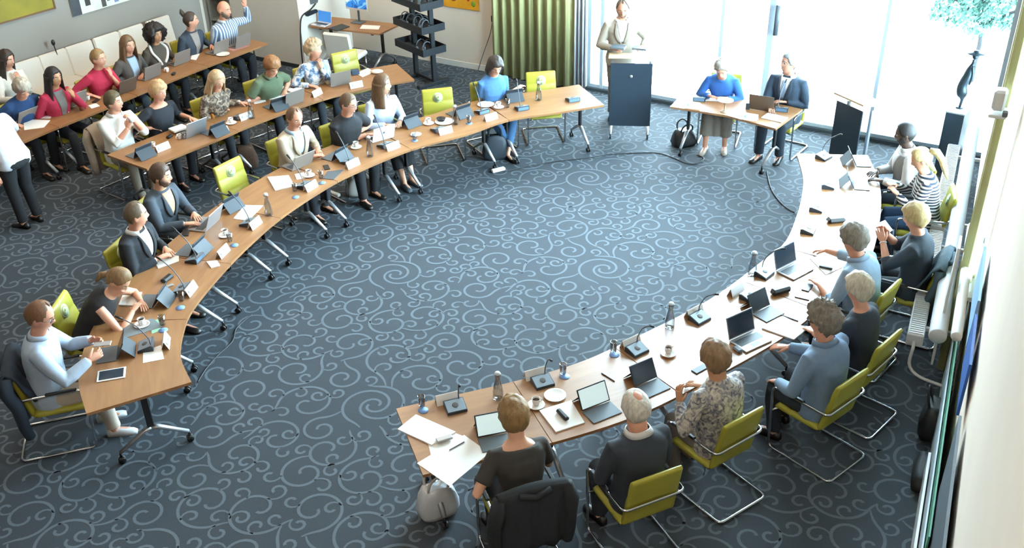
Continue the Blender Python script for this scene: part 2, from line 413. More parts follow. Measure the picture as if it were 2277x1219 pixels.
# right wall: solid near part, high windows towards the far corner
RT0, RT1, RZ0, RZ1 = 2.3, 7.45, 1.0, 6.4
b_ = MB(); wall_box(b_, rw, -11, RT0, 0, CEIL, -.25, -.02); wall_box(b_, rw, RT0, 8.0, 0, RZ0, -.25, -.02); wall_box(b_, rw, RT0, 8.0, RZ1, CEIL, -.25, -.02); wall_box(b_, rw, RT1, 8.0, RZ0, RZ1, -.25, -.02)
structure('wall_right', b_, M_WALL_R)
window_unit('window_2', rw, RT0, RT1, RZ0, RZ1, [(RT0+1.1, .06), (RT0+2.2, .06), (RT0+3.3, .06)], [2.9])
b_ = MB(); wall_box(b_, rw, RT0-.05, RT1+.05, RZ0-.04, RZ0, -.02, .10); structure('trim_2', b_, M_WHITE)
# left wall with a pilaster, and the closet block that stands out of the far wall
b_ = MB(); wall_box(b_, lw, -22, 6.5, 0, CEIL, -.25, 0); structure('wall_left', b_, M_WALL_L)
_t = at_lw(400, 60)[0]
CB = at(561, 131, 0)      # foot of the closet block front
def cb(s, z=0.0, o=0.0): return Vector((CB.x, CB.y, 0))+FWD*s+FWN*o+Vector((0, 0, z))
def at_cb(u, v, o=0.0):
    p = on_plane(u, v, cb(0, 0, o), np.array(FWN)); return (p-cb(0)).dot(FWD), p.z
_cs1 = at_cb(668, 60)[0]; _cs0 = at_cb(516, 40)[0]; _csA = at_cb(449, 30)[0]
b_ = MB(); wall_box(b_, cb, _cs0, _cs1, 0, CEIL, -2.2, 0); structure('wall_closet', b_, M_WALL_C)
b_ = MB(); wall_box(b_, cb, _cs0, _cs1, 0, .07, 0, .015); structure('baseboard_closet', b_, mat('dark_skirting', '#2a2c2e', 0.6))
b_ = MB(); wall_box(b_, cb, _csA-1.4, _csA, 0, CEIL, -2.2, 0); structure('wall_alcove', b_, M_WALL_C)
b_ = MB(); wall_box(b_, cb, _csA-.02, _cs0+.02, 0, CEIL, -2.2, -.45); structure('wall_alcove_back', b_, M_WALL_L)
b_ = MB(); _p0 = at_cb(398, 30, .05)[0]; _p1 = at_cb(420, 30, .05)[0]; wall_box(b_, cb, _p0, _p1, 0, CEIL, -.4, .10); structure('trim_3', b_, M_WHITE)
# closing walls behind the camera
b_ = MB(); a, c = rw(-11), lw(-22); d = (c-a).normalized(); n = Vector((-d.y, d.x, 0))
b_.prism([tuple((a)[:2]), tuple((c)[:2]), tuple((c-n*.2)[:2]), tuple((a-n*.2)[:2])], 0, CEIL); structure('wall_near', b_, M_WALL_R)

# ------------------------------------------------------------------ outside the glazing
M_PAVE = mat('pale_paving', '#d9dcdc', 0.8, var=0.06, vscale=1.2)
b_ = MB(); b_.prism([tuple(fw(-1, 0, -.26)[:2]), tuple(fw(30, 0, -.26)[:2]), tuple(fw(30, 0, -60)[:2]), tuple(fw(-30, 0, -60)[:2]), tuple(fw(-30, 0, -2.6)[:2]), tuple(fw(-1, 0, -2.6)[:2])], -.15, -.02)
structure('ground_terrace', b_, M_PAVE)
b_ = MB(); b_.prism([tuple(rw(9, 0, -.26)[:2]), tuple(rw(-15, 0, -.26)[:2]), tuple(rw(-15, 0, -30)[:2]), tuple(rw(9, 0, -30)[:2])], -.15, -.02)
structure('ground_yard', b_, M_PAVE)
def tree(name, label, base, h, cr, seed):
    rnd = random.Random(seed); root = thing(name, label, 'tree', base)
    t = MB(); t.tube([(0, 0, 0), (.03, .02, h*.3), (-.02, .04, h*.62), (.02, 0, h*.8)], [.05, .04, .03, .02], 8)
    for k in range(7):
        a = rnd.uniform(0, 2*PI); z = h*rnd.uniform(.4, .65); t.tube([(0, .02, z), (cos(a)*cr*.35, sin(a)*cr*.35, z+h*.12), (cos(a)*cr*.7, sin(a)*cr*.7, z+h*.2)], [.045, .03, .015], 6)
    put('trunk', t.mesh('trunk', mat('bark', '#2c2a2c', 0.9, var=0.2, vscale=12)), root)
    f = MB(); f.smooth = False
    for k in range(5200):
        d = Vector((rnd.gauss(0, 1), rnd.gauss(0, 1), rnd.gauss(0, 1))).normalized(); r = rnd.uniform(.45, 1)**.6
        if k % 60 == 0: cc = Vector((rnd.uniform(-1, 1)*cr*.8, rnd.uniform(-1, 1)*cr*.8, h*rnd.uniform(.42, 1.0)))
        p = cc+d*r*rnd.uniform(.12, .26)*cr; s = rnd.uniform(.03, .06)
        q = Vector((rnd.gauss(0, 1), rnd.gauss(0, 1), rnd.gauss(0, 1))).normalized(); u = q.orthogonal().normalized(); w = q.cross(u)
        f.add([p-u*s, p+w*s*.5, p+u*s, p-w*s*.5], [(0, 1, 2, 3)])
    o = put('foliage', f.mesh('foliage', mat('leaf_green', '#41695c', 0.6, var=0.25, vscale=3)), root); o['kind'] = 'stuff'
_pt = at(2150, 215, 0)
_dir = ray(2150, 215); _dir = Vector((_dir[0], _dir[1], 0)).normalized()
tree('courtyard_tree', 'leafy young tree on the terrace beyond the glazed wall', Vector((_pt.x, _pt.y, -.02))+_dir*.8, 2.05, .75, 5)
# ------------------------------------------------------------------ tables
TZ = 0.74
def xy(p): return np.array([p[0], p[1]], float)
def curve_px(L, n=60): return [xy(at(u, v, TZ)) for u, v in L]
class Arm:
    """an arc of tables: the inner edge as a smooth curve, the outer edge as its offset"""
    def __init__(s, px, depth, side, n=120):
        s.P = np.array(smooth_path(curve_px(px), n)); s.d = depth; s.side = side
        for _ in range(6): s.P[1:-1] = (s.P[:-2]+2*s.P[1:-1]+s.P[2:])/4
        seg = np.linalg.norm(np.diff(s.P, axis=0), axis=1); s.L = np.concatenate([[0], np.cumsum(seg)])
    def pt(s, a, off=0.0):
        i = min(len(s.P)-2, max(0, int(np.searchsorted(s.L, a)-1))); t = (a-s.L[i])/(s.L[i+1]-s.L[i])
        p = s.P[i]*(1-t)+s.P[i+1]*t; k0, k1 = max(0, i-5), min(len(s.P)-1, i+6)
        d = s.P[k1]-s.P[k0]; d /= np.linalg.norm(d); n = np.array([-d[1], d[0]])*s.side
        return p+n*off
    def near(s, p): return s.L[int(np.argmin(np.linalg.norm(s.P-xy(p), axis=1)))]
def table_feet(root, posts, depthdir):
    """posts: list of (x, y) in root space; depthdir: unit vectors pointing to the outer side"""
    for (x, y), d in zip(posts, depthdir):
        d = Vector((d[0], d[1], 0)).normalized(); t = Vector((-d.y, d.x, 0)); c = Vector((x, y, 0))
        m = MB(); m.bar(c+Vector((0, 0, .26)), c+Vector((0, 0, .705)), .06, .035, .006, up=tuple(t)); m.bar(c-d*.28+Vector((0, 0, .698)), c+d*.28+Vector((0, 0, .698)), .05, .022, .004)
        put('post', m.mesh('post', M_BLACK), root)
        m = MB()
        for sg in (-1, 1):
            m.tube([c+Vector((0, 0, .285)), c+d*sg*.06+Vector((0, 0, .27)), c+d*sg*.30+Vector((0, 0, .115))], [.030, .029, .021], 8, flat=.75)
        put('foot', m.mesh('foot', M_SILVER), root)
        for sg in (-1, 1):
            e = c+d*sg*.30; m = MB(); m.tube([e+Vector((0, 0, .115)), e+Vector((0, 0, .06))], .012, 6)
            for w in (-.012, .012):
                m.lathe([(.001, -.009), (.032, -.009), (.034, 0), (.032, .009), (.001, .009)], 12, tuple(e+t*w*1.2+Vector((0, 0, .0345))), axis=tuple(t))
            put('castor', m.mesh('castor', M_BLACK), root)
def poly_table(name, label, inner, outer, group, posts=True, axis=None, cat='table', inset=.17):
    inner = [xy(p) for p in inner]; outer = [xy(p) for p in outer]
    c = (inner[0]+inner[-1]+outer[0]+outer[-1])/4
    ax = axis if axis is not None else (inner[-1]-inner[0]); ang = math.atan2(ax[1], ax[0])
    root = thing(name, label, cat, (c[0], c[1], 0), ang, group)
    R = np.array([[cos(-ang), -sin(-ang)], [sin(-ang), cos(-ang)]])
    loc = lambda p: tuple(R @ (xy(p)-c))
    m = MB(); m.prism([loc(p) for p in inner]+[loc(p) for p in reversed(outer)], TZ-.028, TZ)
    put('tabletop', m.mesh('tabletop', M_WOOD), root)
    if posts:
        P = []; D = []
        for k in (0, -1):
            a, b = inner[k], outer[k]; oth = (inner[-1-k]+outer[-1-k])/2 if k == 0 else (inner[0]+outer[0])/2
            mid = (a+b)/2; dirn = (oth-mid)/np.linalg.norm(oth-mid); q = mid+dirn*inset
            P.append(loc(q)); D.append(R @ (b-a))
        table_feet(root, P, D)
        m = MB(); m.bar((*P[0], .66), (*P[1], .66), .03, .05, .004); put('crossbar', m.mesh('crossbar', M_BLACK), root)
    return root
LA = Arm([(426, 850), (404, 806), (399, 781), (416, 708), (450, 658), (507, 592), (558, 541), (625, 483), (720, 420), (786, 385), (916, 331), (1040, 298), (1127, 267), (1240, 250), (1344, 233)], .87, 1)
RA = Arm([(880, 909), (1045, 871), (1153, 846), (1278, 810), (1380, 766), (1577, 667), (1698, 578), (1747, 538), (1775, 470), (1784, 430), (1786, 393), (1771, 341)], .86, -1)
BA = Arm([(326, 376), (400, 344), (500, 304), (560, 278), (717, 221), (820, 196), (922, 177)], .80, 1)
AA = Arm([(-60, 366), (33, 324), (119, 287), (233, 242), (271, 225), (430, 160), (596, 96)], .72, 1)
def arm_tables(arm, cuts, name, labels, group):
    for (a, b), lb in zip(zip(cuts, cuts[1:]), labels):
        e = .003; n = 10
        S = [a+e+(b-a-2*e)*k/n for k in range(n+1)]
        poly_table(name, lb, [arm.pt(s) for s in S], [arm.pt(s, arm.d) for s in S], group)
_c = [0, LA.near(at(416, 708, TZ)), LA.near(at(510, 590, TZ)), LA.near(at(625, 483, TZ)), LA.near(at(752, 402, TZ)), LA.near(at(916, 331, TZ)), LA.near(at(1127, 267, TZ)), LA.L[-1]]
arm_tables(LA, _c, 'conference_table', ['curved beech table at the near left end holding a lone white tablet',
    'curved beech table with the bent woman writing, second from near left end',
    'curved beech table in front of the two men in dark suits', 'curved beech table in front of the lone chair beside bearded man',
    'curved beech table in front of the man in beige blazer', 'curved beech table between silver laptop and white carafe on left arc',
    'pale lit beech table at the far end of the left arc by lectern'], 'curved tables of the left arc')
_s1 = RA.near(at(1469, 840, TZ)+Vector((-.12, .1, 0)))
_c = [0, _s1*.5, _s1, RA.near(at(1640, 625, TZ)), RA.near(at(1735, 550, TZ)), RA.near(at(1784, 440, TZ)), RA.L[-1]]
arm_tables(RA, _c, 'conference_table', ['beech table at the near end of the right arc with spread papers',
    'beech table in front of the white haired man in dark suit', 'bleached bright table in front of the man in patterned shirt',
    'bleached bright table in front of the woman with blond grey hair', 'bleached bright table in front of the man in blue grey shirt',
    'bright white lit table at the far end of the right arc'], 'tables of the right arc')
_m = BA.near(at(717, 221, TZ))
arm_tables(BA, [0, _m*.5, _m, BA.L[-1]], 'conference_table', ['beech table of the middle row with its free left corner by man in white shirt',
    'beech table of the middle row in front of two blonde women', 'beech table of the middle row ending by headset rack'], 'tables of the middle row')
arm_tables(AA, [0, AA.L[-1]*.25, AA.L[-1]*.5, AA.L[-1]*.76, AA.L[-1]], 'conference_table', ['beech table of the back row cut by the left picture edge',
    'beech table of the back row in front of woman in red cardigan', 'beech table of the back row in front of woman with brown long hair', 'beech table of the back row ending by the grey closet wall'], 'tables of the back row')
_hb = [at(1490, 237, TZ), at(1518, 241, TZ), at(1617, 257, TZ), at(1725, 286, TZ)]
_hd = xy(at(1785, 243, TZ))-xy(at(1725, 286, TZ)); 
_hn = np.array([.35, .94]); _hn /= np.linalg.norm(_hn)
poly_table('head_table', 'bright head table for two in front of the glazed wall', _hb, [xy(_hb[0])+_hn*.72+[.10, 0], xy(_hb[1])+_hn*.76, xy(_hb[2])+_hn*.82, xy(_hb[3])+_hd], None)

# ------------------------------------------------------------------ chairs
def seat_mesh():
    m = MB(); R = []
    for i in range(25):
        y = -.215+.455*i/24; g = abs(sin(PI*(y+.215)/.1517)); top = .458+.014*g**.5+(.0 if y < .18 else -.5*(y-.18)**1.3); bot = .415-(0 if y < .18 else .3*(y-.18))
        w = .235-.02*max(0, (y-.15)/.1)**2
        e = min(1, (i+.6)/2, (24-i+.6)/2); t2 = (top+bot)/2+(top-bot)/2*e; b2 = (top+bot)/2-(top-bot)/2*e
        R.append([(-w, y, b2+.01), (-w+.012, y, b2), (w-.012, y, b2), (w, y, b2+.01), (w, y, t2-.014), (w-.018, y, t2), (0, y, t2+.002), (-w+.018, y, t2), (-w, y, t2-.014)])
    m.rings(R); return m.mesh('seat', M_GREEN)
BACK_SL = .20
def back_y(z): return -.215-BACK_SL*(z-.43)
def back_mesh():
    m = MB(); R = []; n = 30
    for i in range(n+1):
        z = .43+.50*i/n; g = abs(sin(PI*(i/n)*3))**.5; y = back_y(z); e = min(1, (i+.5)/1.6, (n-i+.5)/1.6)
        f = .026*(.62+.38*g)*e; bk = .024*e; w = .228-.010*(z-.43)/.5-.012*(1-e)
        R.append([(-w, y, z), (-w+.004, y+f*.75, z), (-w+.022, y+f, z), (0, y+f*1.06, z), (w-.022, y+f, z), (w-.004, y+f*.75, z), (w, y, z), (w-.006, y-bk*.8, z), (w-.03, y-bk, z), (-w+.03, y-bk, z), (-w+.006, y-bk*.8, z)])
    m.rings(R); return m.mesh('backrest', M_GREEN)
def emblem_mesh():
    m = MB(); z = .815; c = Vector((0, back_y(z)+.0275, z)); t = Vector((0, -BACK_SL, 1)).normalized(); x = Vector((1, 0, 0)); n = t.cross(x)*-1
    def disc(r0, r1, h, mi, cx=0, cz=0, k=20):
        m.mi = mi; A = [c+x*(cx+r1*cos(2*PI*i/k))+t*(cz+r1*sin(2*PI*i/k))+Vector((0, h, 0)) for i in range(k)]
        B = [c+x*(cx+r1*cos(2*PI*i/k))+t*(cz+r1*sin(2*PI*i/k))+Vector((0, -.004, 0)) for i in range(k)]; m.rings([B, A])
    disc(0, .070, .003, 0); disc(0, .052, .0036, 1); disc(0, .040, .0042, 0, -.004, -.002)
    disc(0, .015, .0048, 1, -.012, .006); disc(0, .011, .0048, 1, .012, -.006)
    m.mi = 0; return m.mesh('emblem', [mat('emblem_white', '#c4cfaa', 0.6), mat('emblem_green', '#9cab62', 0.6)])
def arc_corner(a, b, c, r, n=4):
    a, b, c = Vector(a), Vector(b), Vector(c); u = (a-b).normalized(); w = (c-b).normalized(); p = b+u*r; q = b+w*r
    return [p*(1-t)**2+b*2*t*(1-t)+q*t*t for t in [i/n for i in range(n+1)]]
def frame_mesh():
    m = MB(); w = .268; k = []
    zA = .655; yb = back_y(zA)-.045
    C = [(-w, -.42, .013), (-w, .22, .013), (-w, .25, zA), (-w, yb, zA), (w, yb, zA), (w, .25, zA), (w, .22, .013), (w, -.42, .013)]
    n = len(C)
    for i in range(n): k += arc_corner(C[i-1], C[i], C[(i+1) % n], .055)
    m.tube(k, .0125, 8, closed=True)
    for s in (-1, 1): m.tube([(s*w, .236, .40), (s*.15, .20, .405), (s*.15, -.20, .405)], .010, 6)
    return m.mesh('frame', M_CHROME)
def arm_mesh():
    m = MB(); m.box((0, 0, 0), (.036, .26, .022), .008); return m.mesh('armrest', M_BLACK)
CHAIRS = []
def chair(pos, yaw, label, group='green conference chairs', emblem=True):
    r = thing('conference_chair', label, 'chair', (pos[0], pos[1], 0), yaw, group)
    put('seat', cached('seat', seat_mesh), r); put('backrest', cached('back', back_mesh), r)
    if emblem: put('emblem', cached('emb', emblem_mesh), r)
    put('frame', cached('frame', frame_mesh), r)
    for s in (-1, 1): put('armrest', cached('arm', arm_mesh), r, (s*.268, .06, .668))
    CHAIRS.append(r); return r
def chair_back_at(u, v, z, face, label, **k):
    """an empty chair whose upper back centre is seen at (u, v); it faces the table point face"""
    p = at(u, v, z); f = at(*face, TZ); d = (f-p); d.z = 0; d.normalize(); by = back_y(z)
    b = Vector((p.x, p.y, 0))-d*by
    return chair(b, yaw_of(d), label, **k)
chair_back_at(507, 372, .86, (700, 450), 'empty green chair with round emblem between bearded man in suit and man in beige blazer')
chair_back_at(972, 208, .86, (1010, 305), 'empty green chair with emblem between woman in light blue shirt and woman in blue dress')
chair_back_at(1202, 170, .86, (1230, 250), 'empty green chair in front of the long green curtain')
chair_back_at(765, 124, .86, (850, 190), 'empty green chair with a brown bag on its seat near the desk with monitor')

# ------------------------------------------------------------------ coats hung over chair backs
def coat_mesh(m_, long=.55, seed=1, wide=.27):
    rnd = random.Random(seed); m = MB(); nu = 26; rows = []
    prof = [(.10, .62), (.062, .74), (.05, .86), (.045, .93), (.0, .975), (-.05, .955), (-.075, .86), (-.095, .70), (-.115, .55), (-.13, .42), (-.135, .93-long)]
    def pt(i, k, th):
        u = -1+2*k/(nu-1); y, z = prof[i]; flare = 1+.10*max(0, (.9-z))*(1 if i > 4 else .4); wav = .018*sin(7*u+seed+z*3)+.012*sin(15*u+seed*2)
        amp = min(1, max(0, (.95-z)/.25)); yy = back_y(min(z, .93))+y*1.0
        drop = .035*u*u if i in (3, 4, 5) else 0
        s = 1 if i > 4 else -1
        return Vector((u*wide*flare, yy-(wav*amp+ .02*u*u*amp*-1)*1.0-th*s*.0, z-drop))
    top = [[pt(i, k, 0) for k in range(nu)] for i in range(len(prof))]
    R = []
    for i in range(len(prof)):
        a = top[i]; j = min(len(prof)-1, i+1); j0 = max(0, i-1); d = (top[j][0]-top[j0][0]).normalized(); n = Vector((0, d.z, -d.y))
        if i == 0: n = Vector((0, 1, 0))
        inn = [p-n*(-.014) if False else p+Vector((0, .014 if i > 4 else -.014, -.014 if 2 < i < 7 else 0)) for p in reversed(a)]
        R.append(list(a)+inn)
    m.rings(R)
    for s in (-1, 1):
        x = s*(wide+.005); m.tube([(x*.93, back_y(.9)-.02, .90), (x*1.05, back_y(.8)-.06, .76), (x*1.09, -.30, .60), (x*1.06, -.30, .40), (x*1.04, -.28, .93-long-.02)], [.05, .062, .058, .052, .045], 10)
    m.tube([(-.12, back_y(.9)-.07, .93), (0, back_y(.9)-.085, .90), (.12, back_y(.9)-.07, .93)], .024, 8)
    return m.mesh('coat', m_)
def coat(ch, m_, label, long=.55, seed=1, wide=.27):
    o = put('coat', coat_mesh(m_, long, seed, wide)); o.location = ch.location; o.rotation_euler = ch.rotation_euler
    return tag(o, label, 'jacket')

# ------------------------------------------------------------------ lecterns
def lectern(name, label, pos, yaw, h=1.17, open_=False, w=.60):
    r = thing(name, label, 'lectern', pos, yaw)
    M_LP = mat('lectern_panel', '#28343f', 0.4)
    m = MB(); m.box((0, .215, h*.5+.06), (w, .022, h-.22), .004); put('front_panel', m.mesh('front_panel', M_LP), r)
    for s in (-1, 1):
        m = MB(); m.box((s*(w/2-.03), .03, h*.5+.05), (.04, .04, h-.26), .004); put('post', m.mesh('post', M_SILVER), r)
        m = MB(); m.tube([(s*(w/2-.03), .03, .16), (s*(w/2-.03), .22, .10), (s*(w/2-.03), .30, .065)], [.024, .022, .018], 8); m.tube([(s*(w/2-.03), .03, .16), (s*(w/2-.03), -.17, .10), (s*(w/2-.03), -.26, .065)], [.024, .022, .018], 8); put('foot', m.mesh('foot', M_SILVER), r)
        for e in (.30, -.26):
            m = MB(); m.lathe([(.001, -.012), (.03, -.012), (.032, 0), (.03, .012), (.001, .012)], 12, (s*(w/2-.03), e, .032), axis=(1, 0, 0)); m.tube([(s*(w/2-.03), e, .06), (s*(w/2-.03), e, .035)], .01, 6); put('castor', m.mesh('castor', M_BLACK), r)
    m = MB(); M = Matrix.Rotation(rad(12), 3, 'X'); m.box((0, .02, h-.005), (w+.06, .50, .024), .004, M); put('reading_top', m.mesh('reading_top', mat('lectern_top_wood', '#cdb08a', 0.35)), r)
    if not open_:
        m = MB(); m.lathe([(.001, 0), (.024, 0), (.024, .006), (.001, .007)], 16, (0, .228, h-.24), axis=(0, 1, 0)); put('badge', m.mesh('badge', M_SILVER), r)
    return r
LEC = Vector((*at(1398, 304, 0)[:2], 0))
_ld = Vector((-0.12, -1, 0)).normalized()
lectern('lectern', 'dark lectern on castors with the standing man in beige blazer behind', LEC-_ld*.22, yaw_of(_ld))
_l0, _l1 = at(1862, 221, 1.08), at(1920, 247, 1.08); _ln = Vector((_l1.y-_l0.y, -(_l1.x-_l0.x), 0)).normalized(); _lm = (_l0+_l1)/2
lectern('lectern', 'dark second lectern seen side on beside the head table', Vector((_lm.x, _lm.y, 0))-_ln*.215, yaw_of(_ln), 1.12, True, (_l1-_l0).length)
# ------------------------------------------------------------------ rack of headsets, monitor desk
def place_fw(u, v, o): 
    s, z = at_fw(u, v, o); return s
RK = (at(874, 51, .95)+at(997, 64, .95))/2
_ry = yaw_of(-FWN)          # local y points at the wall, local x along it
_ra = rad(-52)
rk = thing('headset_rack', 'black steel rack of trays full of headsets in front of back wall', 'rack', (RK.x, RK.y, 0), _ra)
M_RACK = mat('rack_steel', '#2b2f34', 0.5, 0.3)
RKZ = (.58, .95, 1.33)
for x in (-.27, .27):
    m = MB(); m.box((x, .03, .85), (.06, .08, 1.62), .006); put('upright', m.mesh('upright', M_RACK), rk)
    m = MB(); m.box((x, 0, .03), (.08, .62, .06), .008); put('foot', m.mesh('foot', M_RACK), rk)
m = MB(); m.box((0, .03, .06), (.5, .05, .05), .004); put('crossbar', m.mesh('crossbar', M_RACK), rk)
for z in RKZ:
    m = MB(); m.box((0, -.03, z), (.84, .46, .02), .003)
    for sy in (-1, 1): m.box((0, -.03+sy*.225, z+.05), (.84, .012, .12), .003)
    for sx in (-1, 1): m.box((sx*.415, -.03, z+.05), (.012, .46, .12), .003)
    put('tray', m.mesh('tray', M_RACK), rk)
def headset_mesh():
    m = MB(); m.mi = 0; m.tube([(-.08, 0, .03), (-.085, 0, .09), (-.05, 0, .15), (0, 0, .168), (.05, 0, .15), (.085, 0, .09), (.08, 0, .03)], .009, 6)
    for s in (-1, 1): m.lathe([(.001, -.015), (.03, -.015), (.034, 0), (.03, .015), (.001, .015)], 10, (s*.078, 0, .034), axis=(1, 0, 0))
    return m.mesh('headset', [M_GREY])
_rnd = random.Random(3)
_M = Matrix.Translation((RK.x, RK.y, 0)) @ Matrix.Rotation(_ra, 4, 'Z')
for zi, z in enumerate(RKZ):
    for k in range((3, 8, 8)[zi]):
        x = -.34+.09*k+(.42 if zi == 0 else 0); y = -.03+.08*(k % 2)-.04
        if abs(abs(x)-.27) < .05 and y > -.02: y = -.09
        o = put('headset', cached('headset', headset_mesh)); o.location = _M @ Vector((x, y, z+.0115)); o.rotation_euler = (0, 0, _ra+PI/2+_rnd.uniform(-.2, .2))
        _ord = ('leftmost', 'second from the left', 'third from the left', 'fourth from the left', 'fourth from the right', 'third from the right', 'second from the right', 'rightmost')
        _w = (('leftmost', 'middle', 'rightmost')[k] if zi == 0 else _ord[k])
        tag(o, 'grey headset on the %s tray of the rack, %s' % (('bottom', 'middle', 'top')[zi], _w), 'headset', 'headsets on the rack trays')
# desk by the wall
_d0, _d1 = at(844, 75, TZ), at(690, 58, TZ)
_w = xy(-FWN)*.60
DK = poly_table('wall_desk', 'beech desk with computer monitor against the back wall', [xy(_d1), xy(_d0)], [xy(_d1)+_w, xy(_d0)+_w], None, axis=xy(FWD), cat='desk')
def dk(u, v, z=TZ): return at(u, v, z)
# ------------------------------------------------------------------ people
PENDING = []          # meshes that get fused into one continuous surface in one go
def fuse(o, voxel, it=3):
    r = o.modifiers.new('fuse', 'REMESH'); r.mode = 'VOXEL'; r.voxel_size = voxel; r.use_smooth_shade = True
    s = o.modifiers.new('relax', 'SMOOTH'); s.factor = .5; s.iterations = it
    PENDING.append(o)
def fuse_all():
    bpy.context.view_layer.update(); dg = bpy.context.evaluated_depsgraph_get()
    done = []
    for o in PENDING: done.append((o, bpy.data.meshes.new_from_object(o.evaluated_get(dg))))
    for o, me in done:
        old = o.data; o.modifiers.clear(); me.name = old.name; o.data = me; bpy.data.meshes.remove(old)
    PENDING.clear()
SKIN = {'fair': '#d3a083', 'pink': '#d1977c', 'tan': '#b98561', 'olive': '#a97552', 'dark': '#4f3a30'}
def skin_mat(k): return mat('skin_'+k, SKIN[k], 0.5, var=.05, vscale=9)
def hair_mat(c): return mat('hair_'+c.lstrip('#'), c, 0.5, var=.28, vscale=9, stretch=(6, 6, 1.2), bump=.35, bscale=40)
def cloth(c): return c if not isinstance(c, str) else mat('cloth_'+c.lstrip('#'), c, 0.85, var=.06, vscale=14, bump=.22, bscale=14)
def head_point(d):
    x, y, z = .0765*d[0], .097*d[1], .120*d[2]
    if d[2] < 0: x *= 1-.30*(-d[2])**1.6
    if d[1] > 0: y *= .95
    if d[2] < -.1 and d[1] < 0: y *= 1-.55*min(1, (-d[2]-.1)/.7)
    if d[1] > 0:
        y += .025*math.exp(-(x/.013)**2)*math.exp(-((z+.014)/.022)**2)
        y -= .008*math.exp(-((abs(x)-.032)/.017)**2-((z-.010)/.014)**2)
        y += .004*math.exp(-((z-.034)/.010)**2)*(1 if abs(x) < .055 else 0)
        y += .012*math.exp(-((z+.098)/.022)**2)*math.exp(-(x/.03)**2)
        y += .006*math.exp(-((z+.060)/.011)**2)*math.exp(-(x/.022)**2)
        y -= .003*math.exp(-((z+.078)/.007)**2)*math.exp(-(x/.022)**2)
    return Vector((x, y, z))
def dirs(nl, nm):
    for i in range(nm+1):
        t = -PI/2+PI*i/nm; t = max(-PI/2+.03, min(PI/2-.03, t))
        yield [Vector((cos(t)*sin(2*PI*k/nl), cos(t)*cos(2*PI*k/nl), sin(t))) for k in range(nl)]
def sstep(a, b, x): t = max(0, min(1, (x-a)/(b-a))); return t*t*(3-2*t)
HAIR = {  # thickness, boundary of the hair: front, side, back (height on the unit head), noise
    'short':   (.013, .52, -.10, -.62, .25), 'crop': (.008, .66, -.05, -.6, .15), 'thick': (.024, .46, -.12, -.70, .35),
    'curly':   (.034, .48, .00, -.62, .9), 'bob': (.026, .50, -.62, -.95, .3), 'long': (.020, .58, -.70, -1.1, .2),
    'tied':    (.011, .64, .05, -.66, .2), 'cloud': (.060, .50, -.75, -1.0, .55), 'rim': (.014, .72, -.05, -.62, .2), 'receding': (.010, .82, -.02, -.62, .2)}
def hair_mesh(style, m_, seed):
    t0, hf, hs, hb, nz = HAIR[style]; m = MB(); R = []
    for ring in dirs(36, 26):
        row = []
        for d in ring:
            az = abs(math.atan2(d.x, d.y))/PI       # 0 front .. 1 back
            b = hf+(hs-hf)*sstep(.18, .42, az) if az < .45 else hs+(hb-hs)*sstep(.45, .75, az)
            if style == 'receding': b += .25*math.exp(-((az-.22)/.09)**2)
            k = sstep(b-.07, b+.10, d.z)
            if style == 'rim': k *= 1-.95*math.exp(-((d.x/.42)**2+((d.y+.30)/.45)**2)) if d.z > 0 else 1
            t = t0*(1+nz*(noise.noise(Vector(d)*(9 if style in ('curly', 'cloud') else 4)+Vector((seed*3.1, 0, 0)))))
            if style == 'cloud': t *= .45+.75*(1-abs(d.z-.0)*.4)*(.4+.6*min(1, abs(d.x)+max(0, -d.y)+.3))
            if style == 'thick' and d.z > .3: t *= 1.25
            p = head_point(d); p += d*(-.016*(1-k)+t*k); row.append(p)
        R.append(row)
    m.rings(R); rnd = random.Random(seed)
    def curtain(az0, zt, zb, rt, rb, th=.028, wav=.006):
        n = 22; out = []; nzv = 9
        for j in range(nzv+1):
            f = j/nzv; z = zt+(zb-zt)*f; rr = rt+(rb-rt)*f; e = th*(1-.55*f**3)*(.35+.65*sstep(0, .15, f))
            o = []; inn = []
            for k in range(n):
                a = az0+(2*PI-2*az0)*k/(n-1); w = wav*sin(k*1.9+seed+f*3)*f; taper = .3+.7*min(1, k/2.5, (n-1-k)/2.5)
                o.append(Vector((sin(a)*(rr+w)*.93, cos(a)*(rr+w)*1.08-.008, z))); inn.append(Vector((sin(a)*(rr+w-e*taper)*.93, cos(a)*(rr+w-e*taper)*1.08-.008, z)))
            out.append(o+list(reversed(inn)))
        m.rings(out)
    if style == 'bob': curtain(PI*.36, .02, -.125, .106, .104)
    if style == 'long': curtain(PI*.34, .03, -.26, .104, .128, .034)
    if style == 'cloud': m.ellipsoid((-.085, -.02, -.03), (.05, .07, .085)); m.ellipsoid((.085, -.02, -.03), (.05, .07, .085))
    return m
def hair_extra(m, kind):
    if kind == 'bun': m.ellipsoid((0, -.085, .115), (.042, .04, .04), 12, 8)
    if kind == 'tuft': m.tube([(0, -.08, .075), (0, -.105, .12), (.01, -.115, .17)], [.03, .032, .008], 10)
    if kind == 'tail': m.tube([(0, -.095, .055), (0, -.15, .02), (0, -.165, -.08), (0, -.15, -.20), (0, -.14, -.28)], [.03, .036, .034, .026, .008], 10)
    if kind == 'lowtail': m.tube([(0, -.09, -.03), (0, -.115, -.08), (0, -.10, -.16)], [.025, .03, .01], 10)
def ik(S, Wt, l1, l2, pole):
    d = Wt-S; L = d.length; mx = (l1+l2)*.995
    if L > mx: Wt = S+d*(mx/L); d = Wt-S; L = mx
    a = (l1*l1-l2*l2+L*L)/(2*L); h = math.sqrt(max(0, l1*l1-a*a)); u = d/L
    p = pole-u*pole.dot(u); p.normalize(); return S+u*a+p*h, Wt
